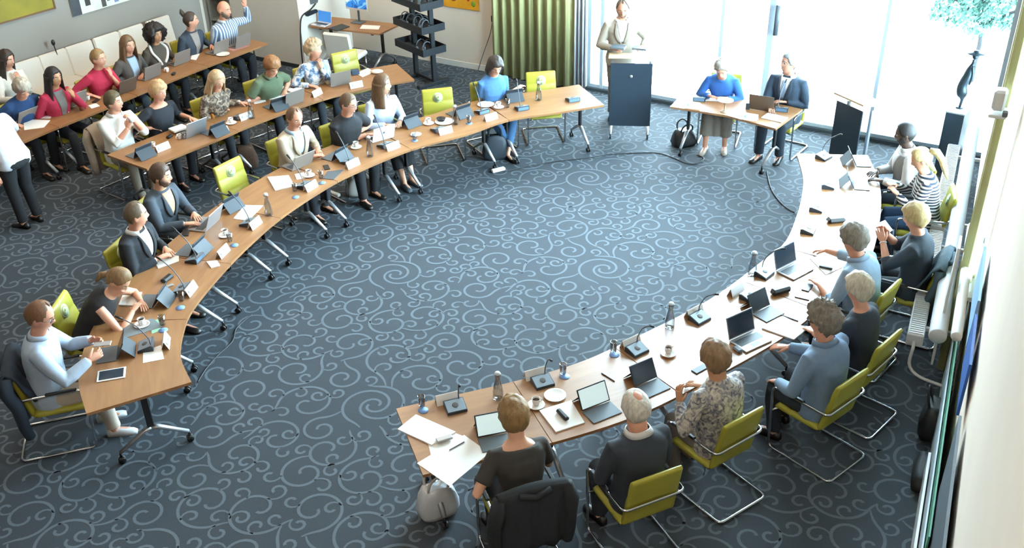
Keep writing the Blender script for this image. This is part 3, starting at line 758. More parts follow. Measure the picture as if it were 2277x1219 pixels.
def hand(m, Wr, d, n, left, curl=.35, sc=1.0):
    """palm, four fingers and a thumb; d the finger direction, n the side the palm faces"""
    d = d.normalized(); n = (n-d*n.dot(d)).normalized(); s = d.cross(n) if left else n.cross(d)     # s points to the thumb side
    def P(a, b, c): return Wr+d*a*sc+s*b*sc+n*c*sc
    R = []
    for a, w, h in ((-.02, .024, .019), (.01, .028, .018), (.045, .038, .016), (.085, .041, .013), (.095, .036, .009)):
        R.append([P(a, w*cos(t), h*sin(t)) for t in [2*PI*k/10 for k in range(10)]])
    m.rings(R)
    for k, (b, L) in enumerate(((.030, .070), (.010, .080), (-.010, .074), (-.029, .058))):
        sp = (b/.03)*.10; p = P(.088, b, 0); pts = [p-d*.02]; a = curl*.5; dirn = None
        for j, seg in enumerate((.44, .32, .24)):
            dv = (d*cos(a)+n*sin(a)+s*sp).normalized(); pts.append(p); p = p+dv*L*sc*seg; a += curl*(1.0 if j == 0 else .7)
        pts.append(p); m.tube(pts, [.009*sc, .0098*sc, .0092*sc, .0085*sc, .0062*sc], 8)
    p0 = P(.010, .024, .002); p1 = P(.045, .050, .012); p2 = P(.075, .060, .020+.02*curl); m.tube([P(-.005, .01, 0), p0, p1, p2], [.014*sc, .0145*sc, .011*sc, .0075*sc], 8)
TORSO = [(-.115, .150, .105, .02), (-.08, .172, .125, .015), (0, .176, .128, 0), (.10, .158, .116, .0), (.20, .152, .112, .0), (.31, .168, .122, .0), (.40, .178, .118, -.002), (.455, .172, .100, -.006), (.495, .135, .080, -.008), (.525, .085, .064, -.006), (.552, .062, .058, .0)]
def person(key, label, head, face, lean=8, twist=0, yaw=None, look=(0, 0, 0), lw=None, rw_=None, lhand=None, rhand=None, hair='short', hairc='#4a3728', extra=None, skin='fair', female=False,
           top='#888888', sleeve='long', legs='#23262d', dress=None, skirt=None, shoes='#1d1b1a', inner=None, vdepth=.27, tie=None, collar=None, scarf=None, beard=None, glasses=None, belly=0.0, size=1.0, stand=False,
           seat_z=.555, voxel=.0105, knees=None, feet=None, lapel=None, neck=None, sweater=False, watch=None, chairlabel=None, chair_off=.0, elbow=None, hide=(), zhead=None, shirt_hem=-.11, place=None, headgear=None, vest=None, foldback=0, turn=0):
    arm = None if stand else {'C': LA, 'R': RA, 'B': BA, 'A': AA}.get(key[0])
    look = tuple(look)+(0,)*(3-len(look))
    W_ = (1.0 if female else 1.12)*size
    size *= 1.04
    W_ *= 1.04
    pz = seat_z if not stand else .90*size
    a1, a2, a3 = rad(lean*.55), rad(lean*1.0), rad(lean*1.35)
    ts = Matrix.Rotation(-rad(twist), 3, 'Z')
    # spine as a function of the distance from the pelvis
    def spine(s):
        segs = ((.16, a1), (.20, a2), (1.0, a3)); p = Vector((0, 0, pz)); rem = s*size
        if s < 0: return p+Vector((0, 0, s*size)), Vector((0, 0, 1))
        for L, a in segs:
            q = min(rem, L*size); dv = Vector((0, sin(a), cos(a))); p = p+dv*q; rem -= q
            if rem <= 1e-9: break
        return p, dv
    def ring_at(s, a, b, off, n=20, infl=0.0):
        c, u = spine(s); f = max(0, min(1, s/.45)); x = Matrix.Rotation(-rad(twist)*f, 3, 'Z') @ Vector((1, 0, 0)); u = u.normalized(); x = (x-u*x.dot(u)).normalized(); fw_ = u.cross(x)
        out = []
        for k in range(n):
            t = 2*PI*k/n; ca, sa = cos(t), sin(t); e = .8
            aa = (abs(ca)**e)*(1 if ca > 0 else -1); bb = (abs(sa)**e)*(1 if sa > 0 else -1)
            bl = 1+(belly*2.2 if sa > 0 and -.1 < s < .3 else 0)
            bust = .022*math.exp(-((s-.33)/.06)**2)*max(0, sa)*(1 if female else .2)
            out.append(c+x*(a*W_+infl)*aa+fw_*((b*W_*(bl if sa > 0 else 1)+infl)*bb+off+bust))
        return out
    def dims(s):
        for (s0, a0, b0, o0), (s1, a1_, b1, o1) in zip(TORSO, TORSO[1:]):
            if s0 <= s <= s1:
                t = (s-s0)/(s1-s0); return a0+(a1_-a0)*t, b0+(b1-b0)*t, o0+(o1-o0)*t
        return TORSO[-1][1:]
    def fem(s, a):
        if female: a = a*(1-.09*math.exp(-((s-.17)/.09)**2)+.04*math.exp(-((s+.02)/.08)**2))
        return a
    def torso_pt(s, ang, infl):
        a, b, o = dims(s); R_ = ring_at(s, fem(s, a), b, o, 96, infl); q = ((PI/2-ang)/(2*PI)*96) % 96; i = int(q); f = q-i
        return R_[i % 96]*(1-f)+R_[(i+1) % 96]*f
    # head
    nb, nu = spine(.552); hp = rad(look[1]); 
    neckdir = (nu+Vector((0, .18+.5*max(0, sin(hp)), .25))).normalized()
    hc = nb+neckdir*.062*size+Vector((0, .022, .094*size))
    HM = Matrix.Translation(hc) @ (Matrix.Rotation(-rad(look[0]), 4, 'Z') @ Matrix.Rotation(-hp, 4, 'X') @ Matrix.Rotation(rad(look[2]), 4, 'Y') @ Matrix.Scale(1.13*size*(.97 if female else 1), 4))
    # placement from the photograph: head centre seen at this pixel
    zh = hc.z if zhead is None else zhead; hw = at(head[0], head[1], hc.z)
    fpt = at(face[0], face[1], TZ); base = Vector((hw.x, hw.y, 0)); yw = 0
    for _ in range(8):
        d = fpt-base
        if yaw is not None: yw = rad(yaw)
        elif arm is not None:
            sA = arm.near(base); yw = yaw_of(arm.pt(sA)-arm.pt(sA, .5))-rad(turn)
        else: yw = yaw_of(d)-rad(turn)
        r = Matrix.Rotation(yw, 3, 'Z') @ Vector((hc.x, hc.y, 0)); base = Vector((hw.x-r.x, hw.y-r.y, 0))
    root = thing('person', label, 'person', base, yw)
    root_M = Matrix.Translation(base) @ Matrix.Rotation(yw, 4, 'Z'); inv = root_M.inverted()
    SM = skin_mat(skin); TM = cloth(top)
    # arms
    arms = []
    for sd, tgt, hopt in ((-1, lw, lhand), (1, rw_, rhand)):
        c, u = spine(.445); x = Matrix.Rotation(-rad(twist), 3, 'Z') @ Vector((1, 0, 0)); S = c+x*sd*.172*W_+u*.0
        if tgt is None: tgt = (sd*.16, .40, .775) if not stand else (sd*.25, .05, .80)
        if len(tgt) == 4: T = inv @ at(tgt[1], tgt[2], tgt[3])       # ('px', u, v, z)
        else: T = Vector(tgt)
        pole = Vector((sd*.75, -.35, -1)) if elbow is None or elbow.get(sd) is None else Vector(elbow[sd])
        E, Wr = ik(S, T, .285*size, .255*size, pole); arms.append((sd, S, E, Wr, hopt or {}))
    body = MB(); topm = MB()
    R = [ring_at(s, fem(s, a)*.93, b*.93, o) for s, a, b, o in TORSO]
    c, u = spine(.552)
    R.append([p+neckdir*.05 for p in ring_at(.552, .060, .058, 0)]); R.append([p+neckdir*.10+Vector((0, .012, 0)) for p in ring_at(.552, .058, .056, 0)])
    body.rings(R)
    for sd, S, E, Wr, ho in arms:
        body.tube([S+(E-S)*-.02, S+(E-S)*.3, S+(E-S)*.7, E, E+(Wr-E)*.3, E+(Wr-E)*.7, Wr], [x*W_ for x in (.045, .046, .040, .036, .037, .030, .0245)], 12)
    R = []
    for ring in dirs(40, 30): R.append([HM @ head_point(d) for d in ring])
    body.rings(R)
    for sx in (-1, 1): 
        st = len(body.v); body.ellipsoid((sx*.076, -.010, -.004), (.011, .021, .032), 8, 6, Matrix.Rotation(sx*.3, 3, 'Z')); 
        for i in range(st, len(body.v)): body.v[i] = tuple(HM @ Vector(body.v[i]))
    # legs
    legj = []
    for i, sd in enumerate((-1, 1)):
        hip = Vector((sd*.088*W_, .02, pz-.02))
        if stand:
            K = Vector((sd*.10, .04, .50*size)); A = Vector((sd*.11, .0, .085))
        else:
            kx, ky, kz = (knees[i] if knees else (sd*.13, .42, .515)); K = Vector((kx, ky, kz)); fx, fy, fz = (feet[i] if feet else (sd*.13, .40+(.06 if sd > 0 else -.04), .085)); A = Vector((fx, fy, fz))
        legj.append((sd, hip, K, A))
        body.tube([hip, hip+(K-hip)*.5, K, K+(A-K)*.3, K+(A-K)*.7, A, A+Vector((0, .0, -.03))], [x*W_ for x in (.075, .066, .052, .052, .040, .034, .033)], 12)
        body.tube([A+Vector((0, -.03, -.045)), A+Vector((0, .05, -.045)), A+Vector((0, .14, -.06))], [.03, .032, .022], 8)
    ob = put('body', body.mesh('body', SM), root); fuse(ob, voxel, 2)
    for sd, S, E, Wr, ho in arms:
        hm = MB(); fd = (Wr-E).normalized(); d = Vector(ho['dir']) if 'dir' in ho else (fd+Vector((0, 0, -.15 if Wr.z < .85 else 0)))
        n = Vector(ho.get('palm', (0, 0, -1))); hand(hm, Wr, d, n, sd > 0, ho.get('curl', .35), 1.02*(.9 if female else 1))
        put('hand', hm.mesh('hand', SM), ob)
    # clothes
    R = [ring_at(s, fem(s, a), b, o, infl=.012+(.006 if s < .1 else 0)) for s, a, b, o in TORSO if s >= shirt_hem-.01 and (neck is None or s < neck)]
    topm.rings(R)
    for sd, S, E, Wr, ho in arms:
        c, u = spine(.46); a0 = c+(S-c)*.62
        if sleeve == 'long': topm.tube([a0, S+u*.008, S+(E-S)*.3, S+(E-S)*.75, E, E+(Wr-E)*.3, E+(Wr-E)*.75, E+(Wr-E)*.96], [x*W_ for x in (.058, .064, .063, .054, .051, .051, .043, .038)], 14)
        elif sleeve == 'half': topm.tube([a0, S+u*.008, S+(E-S)*.3, S+(E-S)*.75, E, E+(Wr-E)*.35], [x*W_ for x in (.058, .064, .063, .054, .052, .050)], 14)
        elif sleeve == 'short': topm.tube([a0, S+u*.008, S+(E-S)*.35, S+(E-S)*.72], [x*W_ for x in (.056, .062, .062, .060)], 14)
        elif sleeve == 'cap': topm.tube([a0, S+u*.012, S+(E-S)*.22], [x*W_ for x in (.054, .060, .056)], 14)
    to = put('dress_top' if dress else 'top', topm.mesh('top', TM), root); fuse(to, .012, 3)
    # sleeves' cuffs and inner shirt
    def patch(name, s0, s1, w0, w1, infl, m_, center=0.0, n=9, power=1.0):
        g = MB(); rows = []
        for i in range(n+1):
            f = i/n; s = s0+(s1-s0)*f; w = w0+(w1-w0)*f**power; w = math.asin(min(.95, w/(dims(s)[0]*W_))); rows.append([torso_pt(s, center+(-w+2*w*k/6), infl) for k in range(7)])
        V = [p for r in rows for p in r]; F = []
        for i in range(n):
            for k in range(6): F.append((i*7+k, i*7+k+1, (i+1)*7+k+1, (i+1)*7+k))
        cen = spine((s0+s1)/2)[0]
        a, b, c_ = V[F[10][0]], V[F[10][1]], V[F[10][2]]
        if (b-a).cross(c_-a).dot(a-cen) < 0: F = [tuple(reversed(f)) for f in F]
        g.add(V, F); o = put(name, g.mesh(name, m_), root)
        md = o.modifiers.new('cloth', 'SOLIDIFY'); md.thickness = .006; md.offset = -1.0; return o
    if inner:
        patch('shirt_front', vdepth, .535, .008, .062, .0165, cloth(inner))
        if lapel:
            for sg in (-1, 1):
                g = MB(); rows = []; n = 8
                for i in range(n+1):
                    f = i/n; s = vdepth-.02+(.515-vdepth+.02)*f; e = .008+.054*f; w = .018+.040*sin(PI*min(1, f*1.1)); a_ = dims(s)[0]*W_
                    rows.append([torso_pt(s, sg*math.asin(min(.97, (e-.004+w*k/3)/a_)), .0225) for k in range(4)])
                V = [p for r in rows for p in r]; F = []
                for i in range(n):
                    for k in range(3):
                        q = (i*4+k, i*4+k+1, (i+1)*4+k+1, (i+1)*4+k); F.append(q if sg > 0 else tuple(reversed(q)))
                g.add(V, F); o = put('lapel', g.mesh('lapel', cloth(lapel)), root); md = o.modifiers.new('cloth', 'SOLIDIFY'); md.thickness = .006; md.offset = -1
    if tie: patch('tie', vdepth-.01, .50, .026, .016, .0225, cloth(tie))
    if collar:
        g = MB(); rr = ring_at(.525, .080, .066, -.004, 24, .010); c0 = sum(rr, Vector())/24
        up = [c0+(p-c0)*.84+neckdir*.042 for p in rr]
        # open at the front
        idx = list(range(8, 24))+list(range(0, 5)); A = [rr[i] for i in idx]; B = [up[i] for i in idx]
        R = []
        for i in range(len(idx)):
            n = (A[i]-c0).normalized(); R.append([A[i]+n*.008, A[i]-n*.002, B[i]-n*.002, B[i]+n*.006])
        g.rings(R); put('collar', g.mesh('collar', cloth(collar)), root)
    if vest:
        g = MB(); g.rings([ring_at(s, fem(s, a), b, o, infl=.021+(.006 if s < .1 else 0)) for s, a, b, o in TORSO if -.11 < s < .50]); put('vest', g.mesh('vest', cloth(vest)), root)
        patch('shirt_front', .27, .50, .008, .07, .026, TM)
    if scarf:
        g = MB(); pts = [torso_pt(.29, -.10, .02), torso_pt(.38, -.35, .026), torso_pt(.47, -.75, .026), torso_pt(.52, -1.4, .02), torso_pt(.535, -2.4, .012), torso_pt(.535, 2.4, .012), torso_pt(.52, 1.4, .02), torso_pt(.47, .75, .026), torso_pt(.38, .35, .026), torso_pt(.27, .10, .02)]
        g.tube(smooth_path(pts, 26), .021, 8); put('scarf', g.mesh('scarf', cloth(scarf)), root)
    if watch is not None:
        for sd, S, E, Wr, ho in arms:
            if sd == watch[0]:
                g = MB(); ax = (Wr-E).normalized(); p = E+(Wr-E)*.94; q = Vector((0, 0, 1)).rotation_difference(ax)
                g.tube([p+q @ Vector((cos(t)*.031, sin(t)*.031, 0)) for t in [2*PI*k/14 for k in range(14)]], .006, 6, closed=True); put('wristband', g.mesh('wristband', mat('band_'+watch[1].lstrip('#'), watch[1], .4)), root)
    # trousers or skirt
    if skirt or dress:
        g = MB(); col = cloth(skirt or dress); R = []
        for s, a, b in ((.10, .166, .124), (.0, .190, .142), (-.06, .186, .138)): R.append(ring_at(s, a, b, 0, 20, .008))
        g.rings(R)
        hem = .62
        for sd, hip, K, A in legj: g.tube([hip, hip+(K-hip)*.5, K+Vector((0, .01, 0)), K+(A-K)*.25, K+(A-K)*hem], [x*W_ for x in (.098, .094, .086, .088, .092)], 14)
        mid = (legj[0][2]+legj[1][2])/2; midh = (legj[0][1]+legj[1][1])/2; mida = (legj[0][3]+legj[1][3])/2
        g.tube([midh, midh+(mid-midh)*.5, mid, mid+(mida-mid)*.25, mid+(mida-mid)*hem], [.10, .085, .08, .08, .08], 12)
        o = put('skirt', g.mesh('skirt', col), root); fuse(o, .014, 3)
    if not skirt and not (dress and not legs):
        g = MB(); R = []
        for s, a, b in ((.07, .160, .122), (.0, .176, .134), (-.07, .174, .130), (-.11, .15, .11)): R.append(ring_at(s, a, b, 0, 20, .004))
        g.rings(R); LM = cloth(legs)
        for sd, hip, K, A in legj: g.tube([hip, hip+(K-hip)*.4, K+Vector((0, .008, .002)), K+(A-K)*.25, K+(A-K)*.8, K+(A-K)*(.99 if key != 'C8' else .78)], [x*W_ for x in (.096, .088, .068, .064, .054, .056)], 14)
        o = put('trousers', g.mesh('trousers', LM), root); fuse(o, .014, 3)
    for sd, hip, K, A in legj:
        g = MB(); R = []
        fdir = Vector((sd*.15, 1, 0)).normalized(); sx = Vector((fdir.y, -fdir.x, 0))
        for y, w, h in ((-.075, .020, .045), (-.06, .034, .075), (-.02, .038, .085), (.04, .040, .070), (.10, .046, .052), (.16, .043, .042), (.195, .025, .03)):
            b = Vector((A.x, A.y, A.z-.085))+fdir*y; R.append([b-sx*w, b-sx*w*.9+Vector((0, 0, h*.7)), b-sx*w*.4+Vector((0, 0, h)), b+sx*w*.4+Vector((0, 0, h)), b+sx*w*.9+Vector((0, 0, h*.7)), b+sx*w])
        g.rings(R); put('shoe', g.mesh('shoe', mat('shoe_'+shoes.lstrip('#'), shoes, .4)), root)
    # face
    for sx in (-1, 1):
        g = MB(); g.ellipsoid((sx*.031, .0735, .010), (.0135, .010, .0085), 10, 6); g.mi = 1; g.ellipsoid((sx*.031, .0815, .010), (.0062, .0035, .0062), 8, 4)
        g.xf(HM); put('eye', g.mesh('eye', [mat('eye_white', '#d9d2c8', .3), mat('iris_dark', '#2d2119', .3)]), ob)
        g = MB(); g.tube([(sx*.014, .088, .031), (sx*.032, .0845, .036), (sx*.050, .071, .031)], [.0035, .004, .002], 6)
        g.xf(HM); put('eyebrow', g.mesh('eyebrow', hair_mat(hairc if hair != 'rim' else '#5a4636')), ob)
    g = MB(); g.tube([(-.024, .0755, -.060), (-.010, .0865, -.0585), (.010, .0865, -.0585), (.024, .0755, -.060)], [.002, .005, .005, .002], 6)
    g.xf(HM); put('mouth', g.mesh('mouth', mat('lips_'+skin, {'dark': '#4a2c28'}.get(skin, '#b0685c' if female else '#a8705f'), .45)), ob)
    if hair:
        g = hair_mesh(hair, None, sum(map(ord, key)))
        if extra: hair_extra(g, extra)
        g.xf(HM); put('hair', g.mesh('hair', hair_mat(hairc)), root)
    if beard:
        g = MB(); R = []
        for ring in dirs(30, 20):
            row = []
            for d in ring:
                az = abs(math.atan2(d.x, d.y))/PI; k = (1-sstep(-.42+.36*sstep(.15, .42, az), -.25+.36*sstep(.15, .42, az), d.z))*(1-sstep(.46, .56, az))
                if az < .13 and -.62 < d.z < -.42: k *= .2
                row.append(head_point(d)+d*(-.014+.022*k))
            R.append(row)
        g.rings(R); g.xf(HM); put('beard', g.mesh('beard', hair_mat(beard)), root)
    if glasses:
        g = MB()
        for sx in (-1, 1):
            g.tube([(sx*.033+cos(t)*.022, .094-.010*abs(cos(t)*.5+sx*.5*1), .008+sin(t)*.017) for t in [2*PI*k/16 for k in range(16)]], .0022, 5, closed=True)
            g.tube([(sx*.054, .088, .014), (sx*.080, .04, .014), (sx*.080, -.015, .010)], .002, 5)
        g.tube([(-.012, .097, .012), (.012, .097, .012)], .002, 5)
        g.xf(HM); put('glasses', g.mesh('glasses', mat('frame_'+glasses.lstrip('#'), glasses, .3)), root)
    if chairlabel is not None:
        fwd = root_M.to_3x3() @ Vector((0, 1, 0)); cpos = base+fwd*(.085+chair_off)
        root['_'] = 0; del root['_']
        return root, chair(cpos, yw, chairlabel), root_M
    return root, None, root_M
P_FLORAL = print_cloth('print_blouse_brown', ['#3b332d', '#5a4c40', '#8d7d6c', '#b0a08c'], 16)
P_BLUEW = print_cloth('print_blouse_blue', ['#4d617b', '#8ea0b4', '#d8d5cf', '#e6e2da'], 11)
P_GREYW = print_cloth('print_shirt_grey', ['#5b5a66', '#8d8a8a', '#b6aea2', '#cdc6ba'], 22)
P_STRIPE = stripes('striped_knit', '#e8e8e6', '#1f2b3a', 8.5)
P_STRIPEV = stripes('striped_shirt', '#c3ccd6', '#5f7590', 7.0, 'X')
WHO = {}; PEOPLE = {}
def P(key, who, label, **k):
    WHO[key] = who
    PEOPLE[key] = person(key, label, k.pop('head'), k.pop('face'), **k)
px = lambda u, v, z=.79: ('px', u, v, z)
# main arc, left arm
P('C1', 'man with phone', 'man in pale blue shirt and glasses looking at his phone', head=(88, 703), face=(400, 800), lean=6, look=(8, 26), lw=px(205, 756, .90), rw_=px(200, 800, .88), lhand=dict(dir=(.5, .8, .1), palm=(1, 0, -.1), curl=.8), rhand=dict(dir=(-.5, .8, .1), palm=(-1, 0, -.1), curl=.8),
  hair='receding', hairc='#6d4a30', skin='pink', top='#aebfd2', legs='#b7ab9c', shoes='#c9cdd2', glasses='#3a3a3c', collar='#aebfd2', belly=.06, size=1.03, voxel=.009, chairlabel='green chair of the man in pale blue shirt, jacket over its back')
P('C2', 'bent woman writing', 'woman in sleeveless black top bent low over her writing pad', head=(262, 622), face=(430, 668), lean=36, look=(5, 52), lw=(-.16, .50, .795), rw_=(.0, .47, .795), rhand=dict(curl=.5), elbow={-1: (-1, -.3, -.3), 1: (1, -.3, -.3)},
  hair='tied', extra='lowtail', hairc='#7d5f3c', female=True, top='#1d1b1d', sleeve='none', legs='#cfc6b6', shoes='#2a2422', neck=.53, voxel=.009, chairlabel='green chair behind the woman bent over her pad')
P('C3', 'man in black suit', 'balding man in black suit and white shirt looking away right', head=(302, 478), face=(520, 575), lean=6, look=(-38, 6), lw=px(368, 553), rw_=px(348, 577), hair='receding', hairc='#5d4c3a', skin='pink', top='#23272d', inner='#e8e9ea', lapel='#1b1f25', collar='#e8e9ea', legs='#1d2127', watch=(1, '#e6e6e6'), voxel=.009,
  chairlabel='green chair behind the balding man in black suit')
P('C4', 'bearded man in suit', 'bearded man in grey suit and beige sweater at a silver laptop', head=(357, 390), face=(600, 490), lean=8, look=(-18, 10), lw=px(432, 476), rw_=px(412, 498), hair='short', hairc='#4b3525', beard='#5a4030', skin='fair', top='#3d454e', inner='#a68a70', lapel='#343b43', legs='#22262c', voxel=.009, neck=.6,
  chairlabel='green chair hidden behind the bearded man in grey suit')
P('C5', 'man in beige blazer', 'man in beige blazer over pale blue shirt with clasped hands', head=(655, 262), face=(770, 395), lean=10, look=(4, 18), lw=px(706, 332), rw_=px(692, 348), hair='receding', hairc='#6a4c33', skin='pink', top='#b6a793', inner='#a9c1da', lapel='#a89984', collar='#a9c1da', legs='#2a2e36', chairlabel='green chair behind the man in beige blazer')
P('C6', 'man in black T-shirt', 'man in black T-shirt and glasses with forearms crossed on table', head=(774, 231), face=(862, 345), lean=12, look=(-22, 16), lw=px(792, 296, .80), rw_=px(814, 300, .80), lhand=dict(dir=(.9, .3, 0)), rhand=dict(dir=(-.7, .5, 0)), hair='crop', hairc='#5c4630', skin='pink', top='#15181d', sleeve='short', legs='#1a1d22', glasses='#4a4a4c', belly=.08, size=1.02,
  chairlabel='green chair behind the man in black T-shirt')
P('C7', 'woman in pale blue shirt', 'woman in pale blue shirt and black skirt with long brown hair', head=(850, 188), face=(945, 325), lean=8, look=(-42, 2), lw=(-.10, .33, .79), rw_=(.10, .30, .79), hair='long', hairc='#5b4128', female=True, top='#bccbe0', legs=None, skirt='#15181c', collar='#bccbe0', shoes='#4a535c', feet=[(-.05, .62, .085), (.10, .66, .085)], knees=[(-.09, .44, .50), (.09, .44, .50)],
  chairlabel='green chair behind the woman in pale blue shirt')
P('C8', 'woman in blue dress', 'woman in blue outfit with dark hair reading at her tablet', head=(1101, 146), face=(1140, 270), lean=12, look=(6, 36), lw=px(1150, 196), rw_=px(1106, 208), hair='bob', hairc='#30261f', female=True, top='#4a78a8', sleeve='short', legs='#345a80', shoes='#16181b', feet=[(.02, .52, .085), (-.10, .40, .085)],
  chairlabel='green chair behind the woman in blue outfit')
# middle row
P('B1', 'man in white shirt', 'man in white shirt lifting a cup to his mouth', head=(252, 226), face=(410, 330), lean=6, look=(-30, 2), lw=(-.10, .30, 1.03), rw_=(.02, .33, .98), lhand=dict(dir=(.5, -.2, .8), palm=(.6, -.4, 0), curl=.9), rhand=dict(dir=(-.4, 0, .9), palm=(-.6, -.4, 0), curl=.9), hair='short', hairc='#4f4028', skin='pink', top='#e4e1da', sleeve='half', collar='#e4e1da', legs='#8d8374',
  chairlabel='green chair with taupe jacket behind the man in white shirt')
P('B2', 'woman in black', 'woman in black top with short blond hair beside two books', head=(352, 203), face=(462, 312), lean=10, look=(-14, 12), lw=px(424, 262), rw_=px(338, 285), hair='thick', hairc='#b8946a', female=True, skin='pink', top='#1d222a', sleeve='half', neck=.51, legs='#22262c', chairlabel='green chair behind the woman in black top')
P('B3', 'woman in brown print blouse', 'woman in brown print blouse with long blonde hair, middle row', head=(482, 178), face=(556, 275), lean=14, look=(4, 26), lw=px(536, 228), rw_=px(488, 248), hair='long', hairc='#b89c78', female=True, skin='pink', top=P_FLORAL, legs='#22262c', chairlabel='green chair with emblem behind the woman in brown print blouse')
P('B4', 'person in green polo', 'person in green polo shirt reading papers with lowered head', head=(604, 146), face=(672, 232), lean=20, look=(6, 44), lw=px(634, 200), rw_=px(588, 212), hair='thick', hairc='#8a5f3a', skin='pink', top='#56664e', sleeve='short', collar='#56664e', legs='#2b3038', chairlabel='green chair behind the person in green polo')
P('B5', 'woman in blue white blouse', 'woman in blue and white print blouse with hand at her chin', head=(698, 110), face=(790, 205), lean=10, look=(-38, 4), lw=(-.04, .22, 1.02), rw_=px(688, 190), lhand=dict(dir=(.1, .1, 1), palm=(.2, -1, 0), curl=.7), hair='curly', hairc='#b79f80', female=True, skin='pink', top=P_BLUEW, legs='#2b3038', chairlabel='green chair behind the woman in blue white blouse')
# back row
P('A1', 'woman in cream top', 'woman in cream top with long dark hair at the left edge, back wall', head=(14, 132), face=(95, 285), lean=6, look=(-20, 12), lw=(-.02, .24, .98), lhand=dict(dir=(.1, .1, 1), palm=(.2, -1, 0), curl=.7), hair='long', hairc='#33261f', female=True, skin='pink', top='#d9d2c6', legs='#3a4048', chairlabel='chair under the woman in cream top')
P('A2', 'grey haired person in blue', 'grey haired person in dark blue sweater with lowered head', head=(48, 196), face=(105, 292), lean=20, look=(10, 44), lw=px(52, 262), rw_=px(28, 276), hair='thick', hairc='#b3a896', skin='pink', top='#1e3d66', legs='#22262c', chairlabel='olive green chair behind the grey haired person in blue')
P('A3', 'woman in red cardigan', 'woman in red cardigan with long black hair, hand at chin', head=(119, 172), face=(185, 268), lean=8, look=(-10, 8), lw=(-.12, .28, 1.0), rw_=px(112, 240), lhand=dict(dir=(.2, -.1, 1), palm=(.3, -1, 0), curl=.8), hair='long', hairc='#201a19', female=True, skin='tan', top='#a62340', inner='#6f6a66', vdepth=.08, legs='#22262c', chairlabel='olive green chair behind the woman in red cardigan')
P('A4', 'woman in red sweater', 'woman in red sweater with tied blonde hair, chin on hand', head=(218, 130), face=(285, 228), lean=10, look=(-18, 8), lw=(-.06, .26, 1.02), rw_=px(205, 212), lhand=dict(dir=(.1, .0, 1), palm=(.2, -1, 0), curl=.9), hair='tied', hairc='#8f7048', female=True, skin='pink', top='#a8203d', sleeve='half', legs='#22262c', chairlabel='olive green chair behind the woman in red sweater')
P('A5', 'woman in taupe cardigan', 'woman in taupe cardigan over pale blue top, long brown hair', head=(284, 100), face=(356, 192), lean=8, look=(4, 8), lw=px(316, 165), rw_=px(284, 172), hair='long', hairc='#6b5036', female=True, skin='pink', top='#504b46', inner='#98acc2', vdepth=.05, legs='#3a4048', chairlabel='olive green chair behind the woman in taupe cardigan')
P('A6', 'woman with dark curls', 'woman with dark curly hair, white scarf and brown cardigan', head=(345, 76), face=(425, 160), lean=8, look=(0, 6), lw=px(388, 132), rw_=px(345, 142), hair='cloud', hairc='#1d1716', female=True, skin='tan', top='#4a4339', scarf='#dcdad6', legs='#22262c', chairlabel='olive green chair behind the woman with dark curls')
P('A7', 'woman in denim jacket', 'woman in denim jacket with dark hair tied up, looking right', head=(424, 46), face=(498, 130), lean=8, look=(-50, 2), lw=px(470, 102), rw_=px(430, 110), hair='tied', extra='tuft', hairc='#382a20', female=True, skin='pink', top='#353f4c', inner='#8a8480', vdepth=.18, legs='#22262c', chairlabel='olive green chair behind the woman in denim jacket')
P('A8', 'bald man with raised hand', 'bald bearded man in striped shirt raising his left hand', head=(498, 22), face=(560, 108), lean=4, look=(-14, 8), lw=(-.44, .10, 1.27), rw_=px(500, 85), lhand=dict(dir=(.1, .05, 1), palm=(.4, 1, 0), curl=.25), elbow={-1: (-.3, -.2, -1)}, hair=None, beard='#6b5848', hairc='#4b3a2e', skin='pink', top=P_STRIPEV, collar='#c3ccd6', legs='#1d2026', size=1.03, chairlabel='chair under the bald man with raised hand')
# lectern and head table
P('L1', 'man at lectern', 'man in beige blazer standing at the lectern', head=(1385, 18), face=(1392, 215), lean=4, stand=True, look=(4, 24), rw_=px(1362, 108, 1.17), lw=px(1428, 104, 1.17), hair='receding', hairc='#5f4c3c', skin='pink', beard='#8a7564', top='#9c9183', inner='#f2f2f2', lapel='#8c8174', collar='#f2f2f2', legs='#6e6558', size=1.03, shirt_hem=-.11)
P('H1', 'woman in blue sweater', 'grey haired woman in blue sweater reading at the head table', head=(1606, 152), face=(1588, 248), lean=28, look=(4, 30), lw=(-.10, .36, .79), rw_=(.14, .34, .79), hair='thick', hairc='#a8a299', female=True, skin='pink', top='#2f62a8', legs=None, skirt='#7d7368', shoes='#9a9186', glasses='#8a8a8a', chairlabel='green chair behind the grey haired woman in blue sweater')
P('H2', 'man in navy suit', 'man in navy suit with glasses and white pocket square at laptop', head=(1755, 140), face=(1690, 268), lean=4, look=(32, -4), lw=px(1748, 226), rw_=px(1712, 236), hair='short', hairc='#9a9da0', skin='pink', top='#2c3b4b', inner='#eef0f2', tie='#8595ab', lapel='#253342', collar='#eef0f2', legs='#26303b', glasses='#b0b0b0', size=1.03, chairlabel='green chair behind the man in navy suit')
